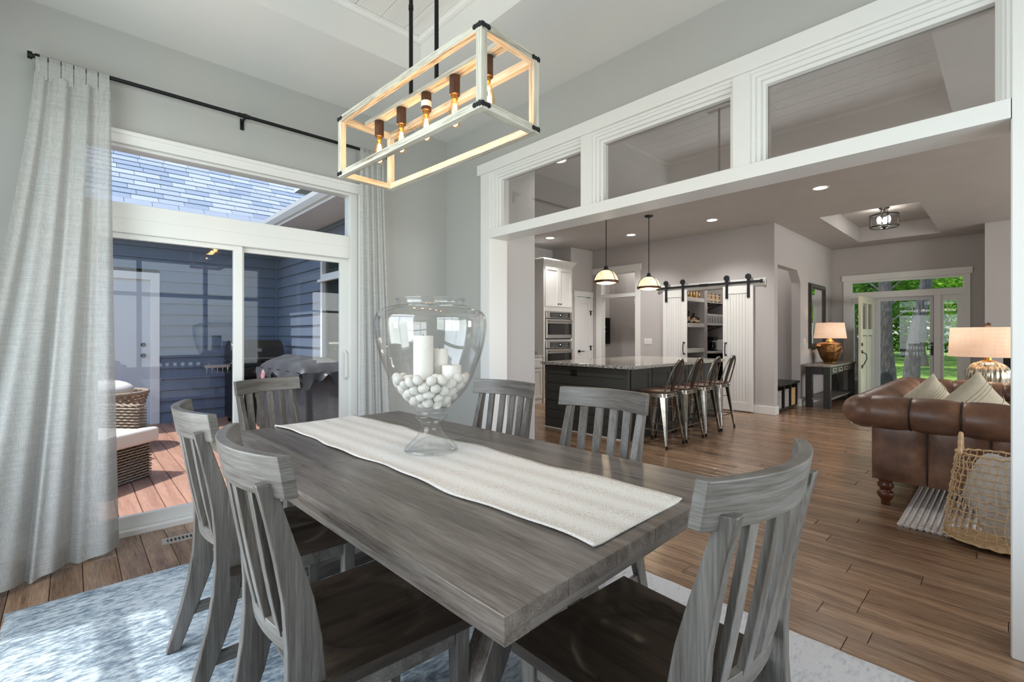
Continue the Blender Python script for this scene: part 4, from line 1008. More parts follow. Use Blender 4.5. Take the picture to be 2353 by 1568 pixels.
# pendants
M['pendglass'], t, p = new('amber_ribbed_glass')
p.inputs['Base Color'].default_value = srgb(248, 220, 176); p.inputs['Roughness'].default_value = 0.35
n1 = noise(t, coords(t, (1, 1, 2)), 14, 4, .6); r = ramp(t, n1.outputs[0], [(0.35, (1, .62, .30, 1)), (0.62, (1, .88, .66, 1))])
t.links.new(r.outputs[0], p.inputs['Emission Color']); p.inputs['Emission Strength'].default_value = 1.0
def pendant(label, x, y, zb):
    o = thing('pendant_light', label, 'pendant light', (x, y, zb), radians(20), 'pendants over the island')
    obj('rim_band', MB().lathe([(0.172, -0.002), (0.178, 0.0), (0.178, 0.026), (0.168, 0.03), (0.164, 0.028), (0.166, 0.0)], 36), M['bronze'], o, smooth=True)
    obj('glass_dome', MB().lathe([(0.165, 0.026), (0.158, 0.06), (0.138, 0.105), (0.105, 0.145), (0.07, 0.168), (0.045, 0.176)], 36, caps=False), M['pendglass'], o, smooth='all', solid=0.003)
    obj('diffuser', MB().lathe([(0.16, 0.004), (0.10, -0.016), (0.03, -0.022), (0.0, -0.022)], 30, caps=False), M['pendglass'], o, smooth='all')
    obj('cap', MB().lathe([(0.05, 0.168), (0.052, 0.18), (0.032, 0.186), (0.032, 0.21), (0.024, 0.215), (0.024, 0.235), (0.012, 0.24), (0.0, 0.241)], 20), M['iron'], o, smooth=True)
    for a in range(3):
        th = a * 2 * pi / 3
        obj('strap', MB().tube([(r_ * cos(th), r_ * sin(th), z_) for r_, z_ in ((0.176, 0.026), (0.164, 0.062), (0.144, 0.108), (0.11, 0.149), (0.074, 0.172), (0.03, 0.19))], 0.004, 6), M['iron'], o, smooth=True)
    top = KC - zb
    obj('stem', MB().cyl((0, 0, 0.24), (0, 0, top - 0.02), 0.006, 10), M['iron'], o, smooth=True)
    obj('canopy', MB().lathe([(0.0, top - 0.035), (0.02, top - 0.03), (0.062, top - 0.018), (0.066, top)], 24), M['iron'], o, smooth=True)
    point('pendant_bulb', (x, y, zb - 0.06), 7, (1, 0.8, 0.55), 0.05)
pendant('glowing amber glass dome pendant nearer the oven cabinet, left of the two', 5.547, 3.94, 2.045)
pendant('glowing amber glass dome pendant nearer the barn doors, right of the two', 6.466, 3.805, 2.015)

# recessed lights
for x, y, l in ((3.724, 3.241 - 0.02, 'recessed ceiling light seen through the left transom pane'), (6.797, 1.623, 'recessed ceiling light between the opening and the entry tray'), (7.441, 3.26, 'recessed ceiling light in front of the barn doors'), (7.462, 4.754, 'recessed ceiling light in front of the cased opening'), (6.586, 5.95, 'recessed ceiling light above the tall oven cabinet')):
    if x < 4: y = 3.70 if False else 3.24
    o = thing('recessed_light', l, 'ceiling light', (x, y, KC), 0, 'recessed ceiling lights')
    obj('trim_ring', MB().lathe([(0.07, 0.004), (0.072, -0.004), (0.092, -0.004), (0.095, 0.0)], 28, caps=False), M['trim'], o, smooth=True)
    obj('diffuser', MB().lathe([(0.071, -0.001), (0.0, -0.001)], 28), M['lamp_on'], o)
    d = bpy.data.lights.new('downlight', 'SPOT'); d.energy = 125; d.spot_size = radians(125); d.spot_blend = 0.7; d.shadow_soft_size = 0.07; d.color = (1, 0.975, 0.94)
    q = bpy.data.objects.new('downlight', d); COL.objects.link(q); q.location = (x, y, KC - 0.02)

for x, y, l, e in ((9.4, 3.75, 'added ceiling light brightening the pantry shelves', 26), (8.8, 5.6, 'added ceiling light brightening the passage behind the cased opening', 14), (9.1, 3.0, 'small added ceiling light brightening the hall nook', 7)):  # lamps added to brighten the dark pantry, passage and nook
    o = thing('recessed_light', l, 'ceiling light', (x, y, KC), 0, 'added fill lights of the back rooms')
    obj('trim_ring', MB().lathe([(0.07, 0.004), (0.072, -0.004), (0.092, -0.004), (0.095, 0.0)], 28, caps=False), M['trim'], o, smooth=True)
    obj('diffuser', MB().lathe([(0.071, -0.001), (0.0, -0.001)], 28), M['lamp_on'], o)
    point('back_room_fill', (x, y, KC - 0.15), e, (1, 0.95, 0.88), 0.08)
M['graycurtain'] = plain('gray_curtain', srgb(120, 124, 120), 0.9)
wcn = thing('curtain', 'gray curtain behind the window of the kitchen wing', 'curtain', (2.76, 5.78, 0.4))
obj('panel', MB().grid(lambda u, v: (0.018 * sin(u * 75) + 0.01 * sin(u * 31), u * 1.02, v * 2.15), 140, 2), M['graycurtain'], wcn, smooth='all')
# refrigerator behind the partition
fr = thing('refrigerator', 'dark steel refrigerator edge just behind the partition wall', 'refrigerator', (3.02, 3.44, 0))
obj('body', bx(0, 0.36, 0, 0.86, 0.02, 1.82), M['steel_dark'], fr, bevel=0.004)
for z0, z1 in ((0.62, 1.80), (0.34, 0.605), (0.06, 0.325)):
    obj('door', bx(0.365, 0.415, 0.005, 0.855, z0, z1), M['steel'], fr, bevel=0.006)

# oven cabinet
M['cab'] = plain('white_cabinet_paint', srgb(216, 215, 212), 0.35)
oc = thing('oven_cabinet', 'tall white cabinet with crown moulding housing two wall ovens', 'cabinet', (6.594, 6.1, 0))
obj('body', MB().box(0, 0.04, 0.02, 0.66, 0, 2.66).box(0.81, 0.85, 0.02, 0.66, 0, 2.66).box(0.04, 0.81, 0.62, 0.66, 0, 2.66).box(0.04, 0.81, 0.02, 0.62, 0, 0.635).box(0.04, 0.81, 0.02, 0.62, 1.185, 1.215).box(0.04, 0.81, 0.02, 0.62, 1.765, 2.66), M['cab'], oc, bevel=0.002)
cr = MB()
for k, (o_, z0, z1) in enumerate(((0.012, 2.66, 2.69), (0.03, 2.69, 2.72), (0.05, 2.72, 2.745), (0.066, 2.745, 2.775))): cr.box(-o_, 0.85 + o_, 0.02 - o_, 0.66, z0, z1)
obj('crown', cr, M['cab'], oc, bevel=0.006)
def shaker(parent, name, x0, x1, z0, z1, y, mat):
    f = MB(); s = 0.055; f.box(x0, x0 + s, y - 0.02, y, z0, z1); f.box(x1 - s, x1, y - 0.02, y, z0, z1); f.box(x0 + s, x1 - s, y - 0.02, y, z1 - s, z1); f.box(x0 + s, x1 - s, y - 0.02, y, z0, z0 + s); f.box(x0 + s, x1 - s, y - 0.012, y, z0 + s, z1 - s)
    return obj(name, f, mat, parent, bevel=0.002)
dl = shaker(oc, 'door', 0.03, 0.422, 1.86, 2.62, 0.02, M['cab']); dr = shaker(oc, 'door', 0.428, 0.82, 1.86, 2.62, 0.02, M['cab'])
for d_, x in ((dl, 0.39), (dr, 0.46)):
    k = MB().ball((x, -0.022, 1.91), (0.015, 0.015, 0.015), 12, 8); obj('knob', k, M['black'], d_, smooth=True)
shaker(oc, 'drawer', 0.03, 0.82, 0.12, 0.62, 0.02, M['cab'])
for z0, lab in ((1.22, 'upper stainless wall oven with black glass window'), (0.64, 'lower stainless wall oven with black glass window')):
    ov = thing('built_in_oven', lab, 'oven', (6.64, 6.1, z0), 0, 'ovens stacked in the white cabinet')
    obj('body', bx(0, 0.76, 0.015, 0.4, 0, 0.54), M['steel_dark'], ov)
    cp = obj('control_panel', bx(0, 0.76, -0.01, 0.015, 0.41, 0.54), M['steel'], ov, bevel=0.003)
    obj('display', bx(0.11, 0.69, -0.013, -0.01, 0.425, 0.52), M['blackglass'], cp)
    M['glyph'] = M.get('glyph') or plain('panel_glyph', (1, 1, 1, 1), 0.5, emit=(0.9, 0.95, 1, 1), power=0.8)
    gl = MB()
    for a in range(12):
        if a in (5, 6): continue
        for b in range(2): xx = 0.15 + a * 0.043; gl.box(xx, xx + 0.008, -0.0136, -0.013, 0.45 + b * 0.035, 0.456 + b * 0.035)
    gl.cyl((0.40, -0.0136, 0.475), (0.40, -0.013, 0.475), 0.012, 12); obj('glyphs', gl, M['glyph'], cp)
    do = obj('door', bx(0, 0.76, -0.02, 0.015, 0.02, 0.395), M['steel'], ov, bevel=0.003)
    obj('window', bx(0.03, 0.73, -0.023, -0.02, 0.09, 0.31), M['blackglass'], do)
    obj('handle', MB().tube([(0.05, -0.02, 0.35), (0.05, -0.06, 0.352), (0.71, -0.06, 0.352), (0.71, -0.02, 0.35)], 0.012, 10), M['steel'], do, smooth=True)
bc = thing('base_cabinet', 'white base cabinet with granite top left of the oven cabinet', 'cabinet', (5.15, 6.12, 0))
obj('body', bx(0, 1.42, 0.02, 0.64, 0, 0.885), M['cab'], bc)
obj('countertop', bx(-0.02, 1.42, -0.02, 0.64, 0.885, 0.925), M['granite'], bc, bevel=0.004)
for k in range(3): shaker(bc, 'door', 0.02 + k * 0.47, 0.47 + k * 0.47, 0.1, 0.66, 0.02, M['cab']); shaker(bc, 'drawer', 0.02 + k * 0.47, 0.47 + k * 0.47, 0.68, 0.87, 0.02, M['cab'])
tr_ = thing('spice_tray', 'dark wire tray standing on the counter beside the oven cabinet', 'tray', (6.33, 6.3, 0.925))
obj('rim', MB().box(-.16, .16, -.1, -.095, .05, .058).box(-.16, .16, .095, .1, .05, .058).box(-.16, -.155, -.1, .1, .05, .058).box(.155, .16, -.1, .1, .05, .058), M['black'], tr_)
ws = MB()
for k in range(9): ws.cyl((-0.16 + k * .04, -0.098, 0), (-0.16 + k * .04, -0.098, .055), 0.002, 5)
obj('wires', ws.box(-.16, .16, -.1, .1, 0, .004), M['black'], tr_)

# door in the kitchen north wall with strap hinges
d4 = struct('door_4', MB().box(7.70, 7.78, 6.262, 6.28, 0, 2.12).box(8.26, 8.335, 6.262, 6.28, 0, 2.12).box(7.67, 8.338, 6.256, 6.28, 2.12, 2.235), M['trim'], bevel=0.003)
f = MB(); f.box(7.78, 7.86, 6.27, 6.30, 0.01, 2.10); f.box(8.18, 8.26, 6.27, 6.30, 0.01, 2.10); f.box(7.86, 8.18, 6.27, 6.30, 1.98, 2.10); f.box(7.86, 8.18, 6.27, 6.30, 0.01, 0.2); f.box(7.86, 8.18, 6.27, 6.30, 0.95, 1.1); f.box(7.86, 8.18, 6.28, 6.30, 0.2, 0.95); f.box(7.86, 8.18, 6.28, 6.30, 1.1, 1.98)
obj('door_panel', f, M['trim'], d4, bevel=0.003)
for z in (1.78, 1.02, 0.25): obj('hinge', MB().box(8.235, 8.262, 6.252, 6.27, z - 0.05, z + 0.05).box(8.20, 8.30, 6.258, 6.27, z + 0.035, z + 0.05), M['black'], d4)
h = MB().cyl((7.84, 6.27, 0.96), (7.84, 6.235, 0.96), 0.026, 14); h.tube([(7.84, 6.23, 0.96), (7.9, 6.225, 0.955), (7.98, 6.23, 0.962)], 0.008)
obj('lever_handle', h, M['black'], d4, smooth=True)

# cased opening with transom in the pantry wall
t = MB(); X = 8.342
t.box(X - 0.02, X, 6.06, 6.175, 0, 2.61); t.box(X - 0.02, X, 5.095, 5.20, 0, 2.61); t.box(X - 0.035, X, 5.075, 6.27, 2.61, 2.74)
co = struct('trim_4', t, M['trim'], bevel=0.003)
obj('crossbar', bx(X - 0.02, X + 0.12, 5.20, 6.06, 2.09, 2.165), M['trim'], co, bevel=0.003)
obj('jamb', MB().box(X - 0.015, X + 0.13, 6.04, 6.07, 0, 2.61).box(X - 0.015, X + 0.13, 5.19, 5.215, 0, 2.61).box(X - 0.015, X + 0.13, 5.2, 6.06, 2.59, 2.615), M['trim'], co, bevel=0.003)
obj('pane', bx(X + 0.05, X + 0.053, 5.215, 6.04, 2.165, 2.59), M['trglass'], co)
# hallway beyond it: inner door casing and a wall panel
struct('trim_5', MB().box(9.13, 9.15, 5.60, 5.70, 0, 1.99).box(9.12, 9.15, 4.9, 5.73, 1.99, 2.11), M['trim'], bevel=0.003)
pn = thing('wall_cabinet', 'narrow black wall panel in the passage behind the cased opening', 'wall panel', (9.12, 6.395, 1.28))
obj('board', bx(-0.26, 0.0, -0.03, 0, -0.18, 0.42), M['black'], pn, bevel=0.004)
obj('knob', MB().ball((-0.2, -0.04, 0.1), (.012, .012, .012)).ball((-0.2, -0.04, 0.2), (.012, .012, .012)), M['steel'], pn)
sp = thing('switch_plate', 'white triple switch plate left of the barn doors', 'light switch', (X, 4.925, 1.175))
obj('plate', bx(-0.006, 0, -0.082, 0.082, -0.058, 0.058), M['trim'], sp, bevel=0.002)
for k in range(3): obj('rocker', bx(-0.010, -0.006, -0.062 + k * 0.046, -0.032 + k * 0.046, -0.034, 0.034), M['vinyl'], sp, bevel=0.0015)

# barn doors with rail
def barn(label, y0, y1, hy):
    o = thing('barn_door', label, 'sliding barn door', (8.29, y0, 0), 0, 'barn doors of the pantry')
    w = y1 - y0; s = 0.085 * 0.9
    f = MB(); f.box(-0.005, 0.025, 0, s, 0.015, 2.14); f.box(-0.005, 0.025, w - s, w, 0.015, 2.14); f.box(-0.005, 0.025, s, w - s, 2.01, 2.14); f.box(-0.005, 0.025, s, w - s, 0.015, 0.16)
    obj('frame', f, M['trim'], o, bevel=0.003)
    n = 7; bw_ = (w - 2 * s) / n
    for k in range(n): obj('board', bx(0.004, 0.02, s + k * bw_ + 0.0015, s + (k + 1) * bw_ - 0.0015, 0.16, 2.01), M['trim'], o, bevel=0.003, seg=1)
    hb = MB(); yy = hy - y0
    hb.box(-0.012, -0.005, yy - 0.022, yy + 0.022, 1.155, 1.175); hb.box(-0.012, -0.005, yy - 0.022, yy + 0.022, 0.945, 0.965)
    hb.tube([(-0.01, yy, 1.165), (-0.045, yy, 1.13), (-0.05, yy, 1.06), (-0.045, yy, 0.99), (-0.01, yy, 0.955)], 0.009)
    obj('pull_handle', hb, M['iron'], o)
    for yy in (0.07, w - 0.07):
        hg = MB(); hg.box(-0.016, -0.005, yy - 0.022, yy + 0.022, 1.93, 2.30); hg.cyl((-0.028, yy, 2.285), (-0.012, yy, 2.285), 0.048, 20); hg.cyl((-0.034, yy, 2.285), (-0.028, yy, 2.285), 0.014, 10)
        for zz in (1.97, 2.08): hg.cyl((-0.021, yy, zz), (-0.016, yy, zz), 0.010, 8)
        obj('strap_hanger', hg, M['iron'], o)
    return o
barn('left white plank barn door beside the switch plate', 4.10, 4.575, 4.15)
barn('right white plank barn door beside the hallway corner', 2.945, 3.44, 3.39)
rl = thing('barn_door_rail', 'black barn door rail on a white backing board above the pantry', 'barn door rail', (8.342, 0, 0))
obj('backing_board', bx(-0.02, 0, 2.76, 4.72, 2.13, 2.25), M['trim'], rl, bevel=0.003)
obj('track', MB().box(-0.058, -0.050, 2.80, 4.70, 2.175, 2.215), M['iron'], rl, bevel=0.002)
rb = MB()
for yy in (2.84, 3.3, 3.76, 4.2, 4.66): rb.cyl((-0.066, yy, 2.195), (-0.02, yy, 2.195), 0.014, 10)
rb.box(-0.066, -0.046, 3.70, 3.86, 2.17, 2.22); rb.box(-0.07, -0.045, 2.795, 2.83, 2.165, 2.225); rb.box(-0.07, -0.045, 4.67, 4.705, 2.165, 2.225)
obj('spacers', rb, M['iron'], rl)

# pantry shelves and goods
X = 8.80
def shelf(label, y0, y1, x0, x1, z, th, mat):
    o = thing('pantry_shelf', label, 'shelf', (x0, y0, z), 0, 'pantry shelves')
    obj('board', bx(0, x1 - x0, 0, y1 - y0, -th, 0), mat, o, bevel=0.002)
    return o
for z, l in ((2.05, 'thick white pantry shelf, topmost behind the left door edge'), (1.54, 'thick white pantry shelf holding the dark jars'), (1.035, 'thick white pantry shelf third from the top on the left'), (0.72, 'thick white pantry shelf lowest on the left')):
    shelf(l, 4.30, 4.715, 8.47, 9.46, z, 0.08, M['cab'])
for z, l in ((2.0, 'thin white bracket shelf, topmost on the right of the pantry'), (1.53, 'thin white bracket shelf holding the striped tins')):
    s_ = shelf(l, 4.30, 4.715, 9.61, 10.59, z, 0.02, M['trim'])
    for xx in (0.12, 0.72): obj('bracket', MB().box(xx, xx + 0.02, 0.02, 0.38, -0.035, -0.02).tube([(xx + .01, 0.03, -0.03), (xx + .01, 0.38, -0.16)], 0.008), M['black'], s_)
shelf('pantry countertop shelf holding the small oven', 4.15, 4.715, 9.61, 10.59, 0.965, 0.04, M['cab'])
ORD = ('leftmost', 'second from the left', 'third from the left', 'fourth from the left', 'fifth from the left', 'sixth from the left', 'seventh from the left')
cols = dict(brown=srgb(120, 84, 44), yellow=srgb(196, 158, 60), red=srgb(170, 50, 36), cream=srgb(222, 206, 176), dark=srgb(46, 36, 32), amber=srgb(150, 92, 40), silver=srgb(196, 196, 196))
GM = {k: plain('package_' + k, c, 0.5, var=0.25, vs=40) for k, c in cols.items()}
for k, (yy, c, h) in enumerate(((4.15, 'brown', .16), (4.22, 'yellow', .18), (4.30, 'brown', .17), (4.38, 'yellow', .19), (4.46, 'brown', .18), (4.54, 'brown', .15))):
    o = thing('food_box', c + ' cardboard package on the top left pantry shelf, ' + ORD[5 - k], 'package', (9.36 - (yy - 4.15) * 1.5, 4.34, 2.05), radians(90), 'packages on the top left pantry shelf')
    obj('carton', bx(0, 0.12, 0, 0.085, 0, h), GM[c], o, bevel=0.004); obj('printed_label', bx(-0.001, 0, 0.015, 0.07, h * .3, h * .7), GM['cream'], o)
for k, (yy, c, h, r_) in enumerate(((4.16, 'dark', .12, .03), (4.23, 'amber', .13, .032), (4.30, 'dark', .20, .035), (4.37, 'amber', .12, .03), (4.45, 'dark', .24, .03), (4.53, 'dark', .15, .035))):
    o = thing('jar', c + ' lidded jar on the second left pantry shelf, ' + ORD[5 - k], 'jar', (9.33 - (yy - 4.16) * 1.45, 4.37, 1.54), 0, 'jars on the second left pantry shelf')
    obj('body', MB().lathe([(r_, 0), (r_, h * .7), (r_ * .6, h * .8), (r_ * .6, h * .85)], 14), GM[c], o, smooth=True)
    obj('lid', MB().lathe([(r_ * .66, h * .84), (r_ * .66, h)], 14), M['black'], o); obj('printed_label', MB().lathe([(r_ + .0008, h * .2), (r_ + .0008, h * .55)], 14, caps=False), GM['cream'], o)
hen = thing('rooster_figurine', 'red rooster figurine on the top right pantry shelf', 'figurine', (9.75, 4.42, 2.0))
obj('body', MB().ball((0, -0.02, 0.28), (.05, .07, .06)).tube([(0, -.05, .30), (0, -.09, .37), (0, -.10, .40)], [.03, .022, .018]), GM['red'], hen, smooth=True)
obj('tail', MB().tube([(0, .03, .29), (0, .08, .36), (0, .09, .32)], [.03, .02, .005]), GM['dark'], hen, smooth=True); obj('comb', MB().ball((0, -0.1, .43), (.008, .02, .018)), GM['red'], hen)
obj('pedestal', MB().lathe([(.05, 0), (.05, .2), (.03, .22)], 14), GM['cream'], hen)
for k in range(4):
    o = thing('snack_box', 'cream box with a round emblem on the top right pantry shelf, ' + ORD[k], 'package', (9.72 + k * 0.20, 4.36, 2.0), radians(90), 'emblem boxes on the top right pantry shelf')
    obj('carton', bx(0, 0.1, -0.06, 0.06, 0, 0.19), GM['cream'], o, bevel=0.004)
    obj('emblem', MB().cyl((-0.002, 0, 0.11), (0, 0, 0.11), 0.036, 16), GM['amber'], o)
    obj('border', MB().box(-0.001, 0, -0.058, 0.058, 0.0, 0.03).box(-0.001, 0, -0.058, 0.058, 0.165, 0.185), GM['dark'], o)
for k in range(7):
    o = thing('striped_tin', 'black and white striped tin on the second right pantry shelf, ' + ORD[k], 'tin', (9.68 + k * 0.135, 4.38, 1.53), 0, 'striped tins on the second right pantry shelf')
    obj('can', MB().lathe([(.044, 0), (.046, .003), (.046, .217), (.044, .22)], 18), GM['silver'], o, smooth=True)
    bnd = MB()
    for a in range(9):
        th = a * 2 * pi / 9; bnd.box(-.005, .005, -.0475, -.0455, .03, .18)
        n_ = 8; vs8 = bnd.v[-n_:]; bnd.v[-n_:] = [tuple(Matrix.Rotation(th, 3, 'Z') @ Vector(v_)) for v_ in vs8]
    obj('stripes', bnd, M['black'], o)
to = thing('toaster_oven', 'small white and black toaster oven on the pantry counter', 'toaster oven', (10.55, 4.22, 0.965), radians(90))
obj('body', bx(0, 0.3, 0, 0.42, 0.01, 0.24), M['vinyl'], to, bevel=0.012); obj('glass_door', bx(-0.006, 0, 0.11, 0.40, 0.03, 0.21), M['blackglass'], to, bevel=0.003)
obj('knob', MB().cyl((-0.02, .05, .07), (0, .05, .07), .016).cyl((-0.02, .05, .15), (0, .05, .15), .016), M['black'], to)
cm = thing('coffee_maker', 'dark coffee maker left of the toaster oven in the pantry', 'coffee maker', (10.0, 4.30, 0.965), radians(90))
obj('body', MB().box(0, .2, -.09, .09, 0, .03).box(.12, .2, -.09, .09, 0, .3).box(0, .2, -.09, .09, .22, .3), M['black'], cm, bevel=.008)
obj('carafe', MB().lathe([(.05, .03), (.06, .08), (.05, .16), (.04, .19)], 16, c=(.06, 0, 0)), M['blackglass'], cm, smooth=True)
wb = thing('wine_rack', 'dark wooden bottle rack under the pantry counter', 'rack', (10.3, 4.20, 0), radians(90))
obj('frame', MB().box(0, .3, 0, .02, 0, .9).box(0, .3, .5, .52, 0, .9).box(0, .3, .02, .5, .42, .44).box(0, .3, .02, .5, .2, .22).box(0, .3, .02, .5, .64, .66), M['black'], wb)
for k in range(3):
    for j in range(2):
        o = obj('bottle', MB().lathe([(.037, 0), (.037, .18), (.014, .24), (.014, .29)], 12), M['blackglass'], smooth=True); o.location = (9.87 + k * .13, 4.48, (.262, .482)[j]); o.rotation_euler = (radians(90), 0, 0)
        tag(o, 'dark bottle in the ' + ('lower', 'upper')[j] + ' row of the pantry rack, ' + ORD[k], 'bottle', 'bottles in the pantry rack')

# ================================================================== HALL: bench, mirror, console, lamp
dk = wood('black_brown_wood', srgb(30, 26, 24), srgb(44, 39, 36), srgb(62, 56, 52), 'x', 0.35); M['dk'] = dk
be = thing('storage_bench', 'dark wooden cubby bench in the hall nook', 'bench', (8.56, 2.66, 0))
obj('top', bx(-0.02, 1.12, -0.03, 0.42, 0.44, 0.475), dk, be, bevel=0.003)
for x in (0, .355, .71, 1.06): obj('divider', bx(x, x + .03, 0, .4, 0.02, .44), dk, be, bevel=0.002)
obj('bottom', bx(0, 1.09, 0, .4, .02, .05), dk, be)
M['wick2'] = plain('woven_seagrass', srgb(186, 150, 108), 0.8, var=0.3, vs=60, bmp=0.8, bs=90, bd=.006)
M['wickg'] = plain('gray_woven_basket', srgb(150, 146, 142), 0.8, var=0.35, vs=60, bmp=0.8, bs=90, bd=.006)
def weave_box(mb, x0, x1, y0, y1, z0, z1, n, m, a=.006):
    # basket wall with over-under strands pushed in and out
    per = [(x0, y0), (x1, y0), (x1, y1), (x0, y1)]
    rings = []
    for j in range(m + 1):
        z = z0 + (z1 - z0) * j / m; ring = []
        for e in range(4):
            p0, p1 = per[e], per[(e + 1) % 4]; dx, dy = p1[0] - p0[0], p1[1] - p0[1]; L = sqrt(dx * dx + dy * dy); nx, ny = dy / L, -dx / L
            k_ = max(3, int(n * L / max(x1 - x0, y1 - y0)))
            for k in range(k_): o_ = a * (1 if (k + j) % 2 else -1); ring.append((p0[0] + dx * k / k_ + nx * o_, p0[1] + dy * k / k_ + ny * o_, z))
        rings.append(ring)
    return mb.loft(rings, caps=True)
for x, mt, l in ((9.0, 'wickg', 'gray woven basket in the middle bench cubby'), (9.36, 'wick2', 'tan woven basket in the right bench cubby'), (8.62, 'wickg', 'gray woven basket in the left bench cubby')):
    o = thing('storage_basket', l, 'basket', (x - .05, 2.66, .05), 0, 'baskets in the hall bench')
    obj('body', weave_box(MB(), 0, .27, .02, .34, 0.003, .30, 14, 14), M[mt], o); obj('rim', MB().tube([(0, .02, .3), (.27, .02, .3), (.27, .34, .3), (0, .34, .3)], .008, 6, loop=True), M[mt], o)
mi = thing('wall_mirror', 'black-framed rectangular mirror above the console table', 'mirror', (10.2, 2.635, 1.045))
M['mirror'] = plain('mirror_silver', (0.92, 0.92, 0.92, 1), 0.02, 1.0)
f = MB(); W_, H_ = 1.09, 1.25
for o_, d in ((0.0, .03), (.03, .045), (.075, .028)):
    w = .03 if o_ == 0 else (.045 if o_ == .03 else .02)
    f.box(o_, W_ - o_, -d, 0, o_, o_ + w); f.box(o_, W_ - o_, -d, 0, H_ - o_ - w, H_ - o_); f.box(o_, o_ + w, -d, 0, o_ + w, H_ - o_ - w); f.box(W_ - o_ - w, W_ - o_, -d, 0, o_ + w, H_ - o_ - w)
obj('frame', f, dk, mi, bevel=0.004); obj('mirror_glass', bx(.09, W_ - .09, -.012, -.005, .09, H_ - .09), M['mirror'], mi)
sw2 = thing('switch_plate', 'white double switch plate beside the hall mirror', 'light switch', (9.97, 2.635, 1.18))
obj('plate', bx(-.06, .06, -.006, 0, -.058, .058), M['trim'], sw2, bevel=.002)
for k in range(2): obj('rocker', bx(-.04 + k * .046, -.01 + k * .046, -.01, -.006, -.034, .034), M['vinyl'], sw2)
cs = thing('console_table', 'dark weathered console table with four small drawers under the mirror', 'console table', (9.70, 2.17, 0))
M['cst'] = wood('weathered_gray_top', srgb(96, 92, 86), srgb(130, 126, 118), srgb(160, 156, 148), 'x', 0.4)
obj('tabletop', bx(-0.03, 1.93, -0.02, 0.40, 0.735, 0.77), M['cst'], cs, bevel=0.004)
for x in (0, 1.80):
    for y in (0.0, 0.28): obj('leg', bx(x, x + .10, y, y + .10, 0, .735), dk, cs, bevel=.004)
obj('apron', MB().box(0.01, .03, .1, .28, .60, .735).box(1.87, 1.89, .1, .28, .60, .735).box(.1, 1.8, .36, .38, .6, .735).box(.1, 1.8, .03, .37, .595, .605), dk, cs)
obj('shelf', bx(.02, 1.88, .02, .36, .14, .175), M['cst'], cs, bevel=.003)
for k in range(4):
    x = .12 + k * .42; d_ = obj('drawer', bx(x, x + .40, 0.0, .03, .62, .725), M['cst'], cs, bevel=.004)
    obj('drawer_frame', MB().box(x, x + .40, -.008, 0, .62, .632).box(x, x + .4, -.008, 0, .713, .725).box(x, x + .012, -.008, 0, .632, .713).box(x + .388, x + .4, -.008, 0, .632, .713), dk, d_)
    obj('knob', MB().box(x + .18, x + .22, -.024, 0, .665, .685), M['black'], d_, bevel=.003)
M['shade'], t, p = new('peach_linen_shade')
p.inputs['Base Color'].default_value = srgb(226, 196, 170); p.inputs['Roughness'].default_value = .8
n1 = noise(t, coords(t, (60, 60, 4)), 1, 2); n2 = noise(t, coords(t, (4, 4, 60)), 1, 2); ad = t.nodes.new('ShaderNodeMath'); t.links.new(n1.outputs[0], ad.inputs[0]); t.links.new(n2.outputs[0], ad.inputs[1])
r = ramp(t, ad.outputs[0], [(0.0, srgb(236, 186, 150)), (1.0, srgb(248, 214, 186))]); mr = t.nodes.new('ShaderNodeMapRange'); mr.inputs['From Min'].default_value = .7; mr.inputs['From Max'].default_value = 1.3
t.links.new(ad.outputs[0], mr.inputs[0]); t.links.new(mr.outputs[0], r.inputs[0]); t.links.new(r.outputs[0], p.inputs['Emission Color']); p.inputs['Emission Strength'].default_value = .62
l1 = thing('table_lamp', 'table lamp with carved bronze base and lit peach shade on the console', 'table lamp', (10.446, 2.34, .77))
M['carve'] = plain('carved_bronze', srgb(122, 84, 46), .4, .75, var=.4, vs=8, bmp=.6, bs=14, bd=.02)
obj('base_body', MB().lathe([(.09, 0), (.10, .01), (.10, .03), (.15, .10), (.195, .22), (.205, .32), (.185, .375), (.10, .395), (.05, .40)], 10, rib=lambda a, z: 1 + .05 * sin(5 * a + 14 * z) + .04 * (1 if sin(3 * a + 22 * z) > 0 else -1)), M['carve'], l1)
obj('neck', MB().lathe([(.055, .40), (.07, .41), (.04, .44), (.025, .47), (.03, .49), (.015, .50)], 18), M['brass'], l1, smooth=True)
obj('lamp_shade', MB().lathe([(.262, .472), (.225, .762)], 36, caps=False), M['shade'], l1, smooth='all', solid=.003)
obj('finial', MB().ball((0, 0, .785), (.014, .014, .018)), M['bronze'], l1, smooth=True)
point('lamp_bulb', (10.446, 2.30, 1.40), 5, (1, .78, .55), .05)
pc = thing('power_cord', 'dark power cord and plug on the wall behind the console table', 'power cord', (10.05, 2.60, 0))
obj('cord', MB().tube([(.12, 0, .62), (.03, -.01, .52), (.10, -.02, .42), (.02, -.01, .33), (.08, -.02, .24), (-.02, -.02, .2)], .005, 6), M['black'], pc, smooth=True); obj('plug', MB().box(-.01, .05, -.03, .03, .36, .46), M['black'], pc, bevel=.008)
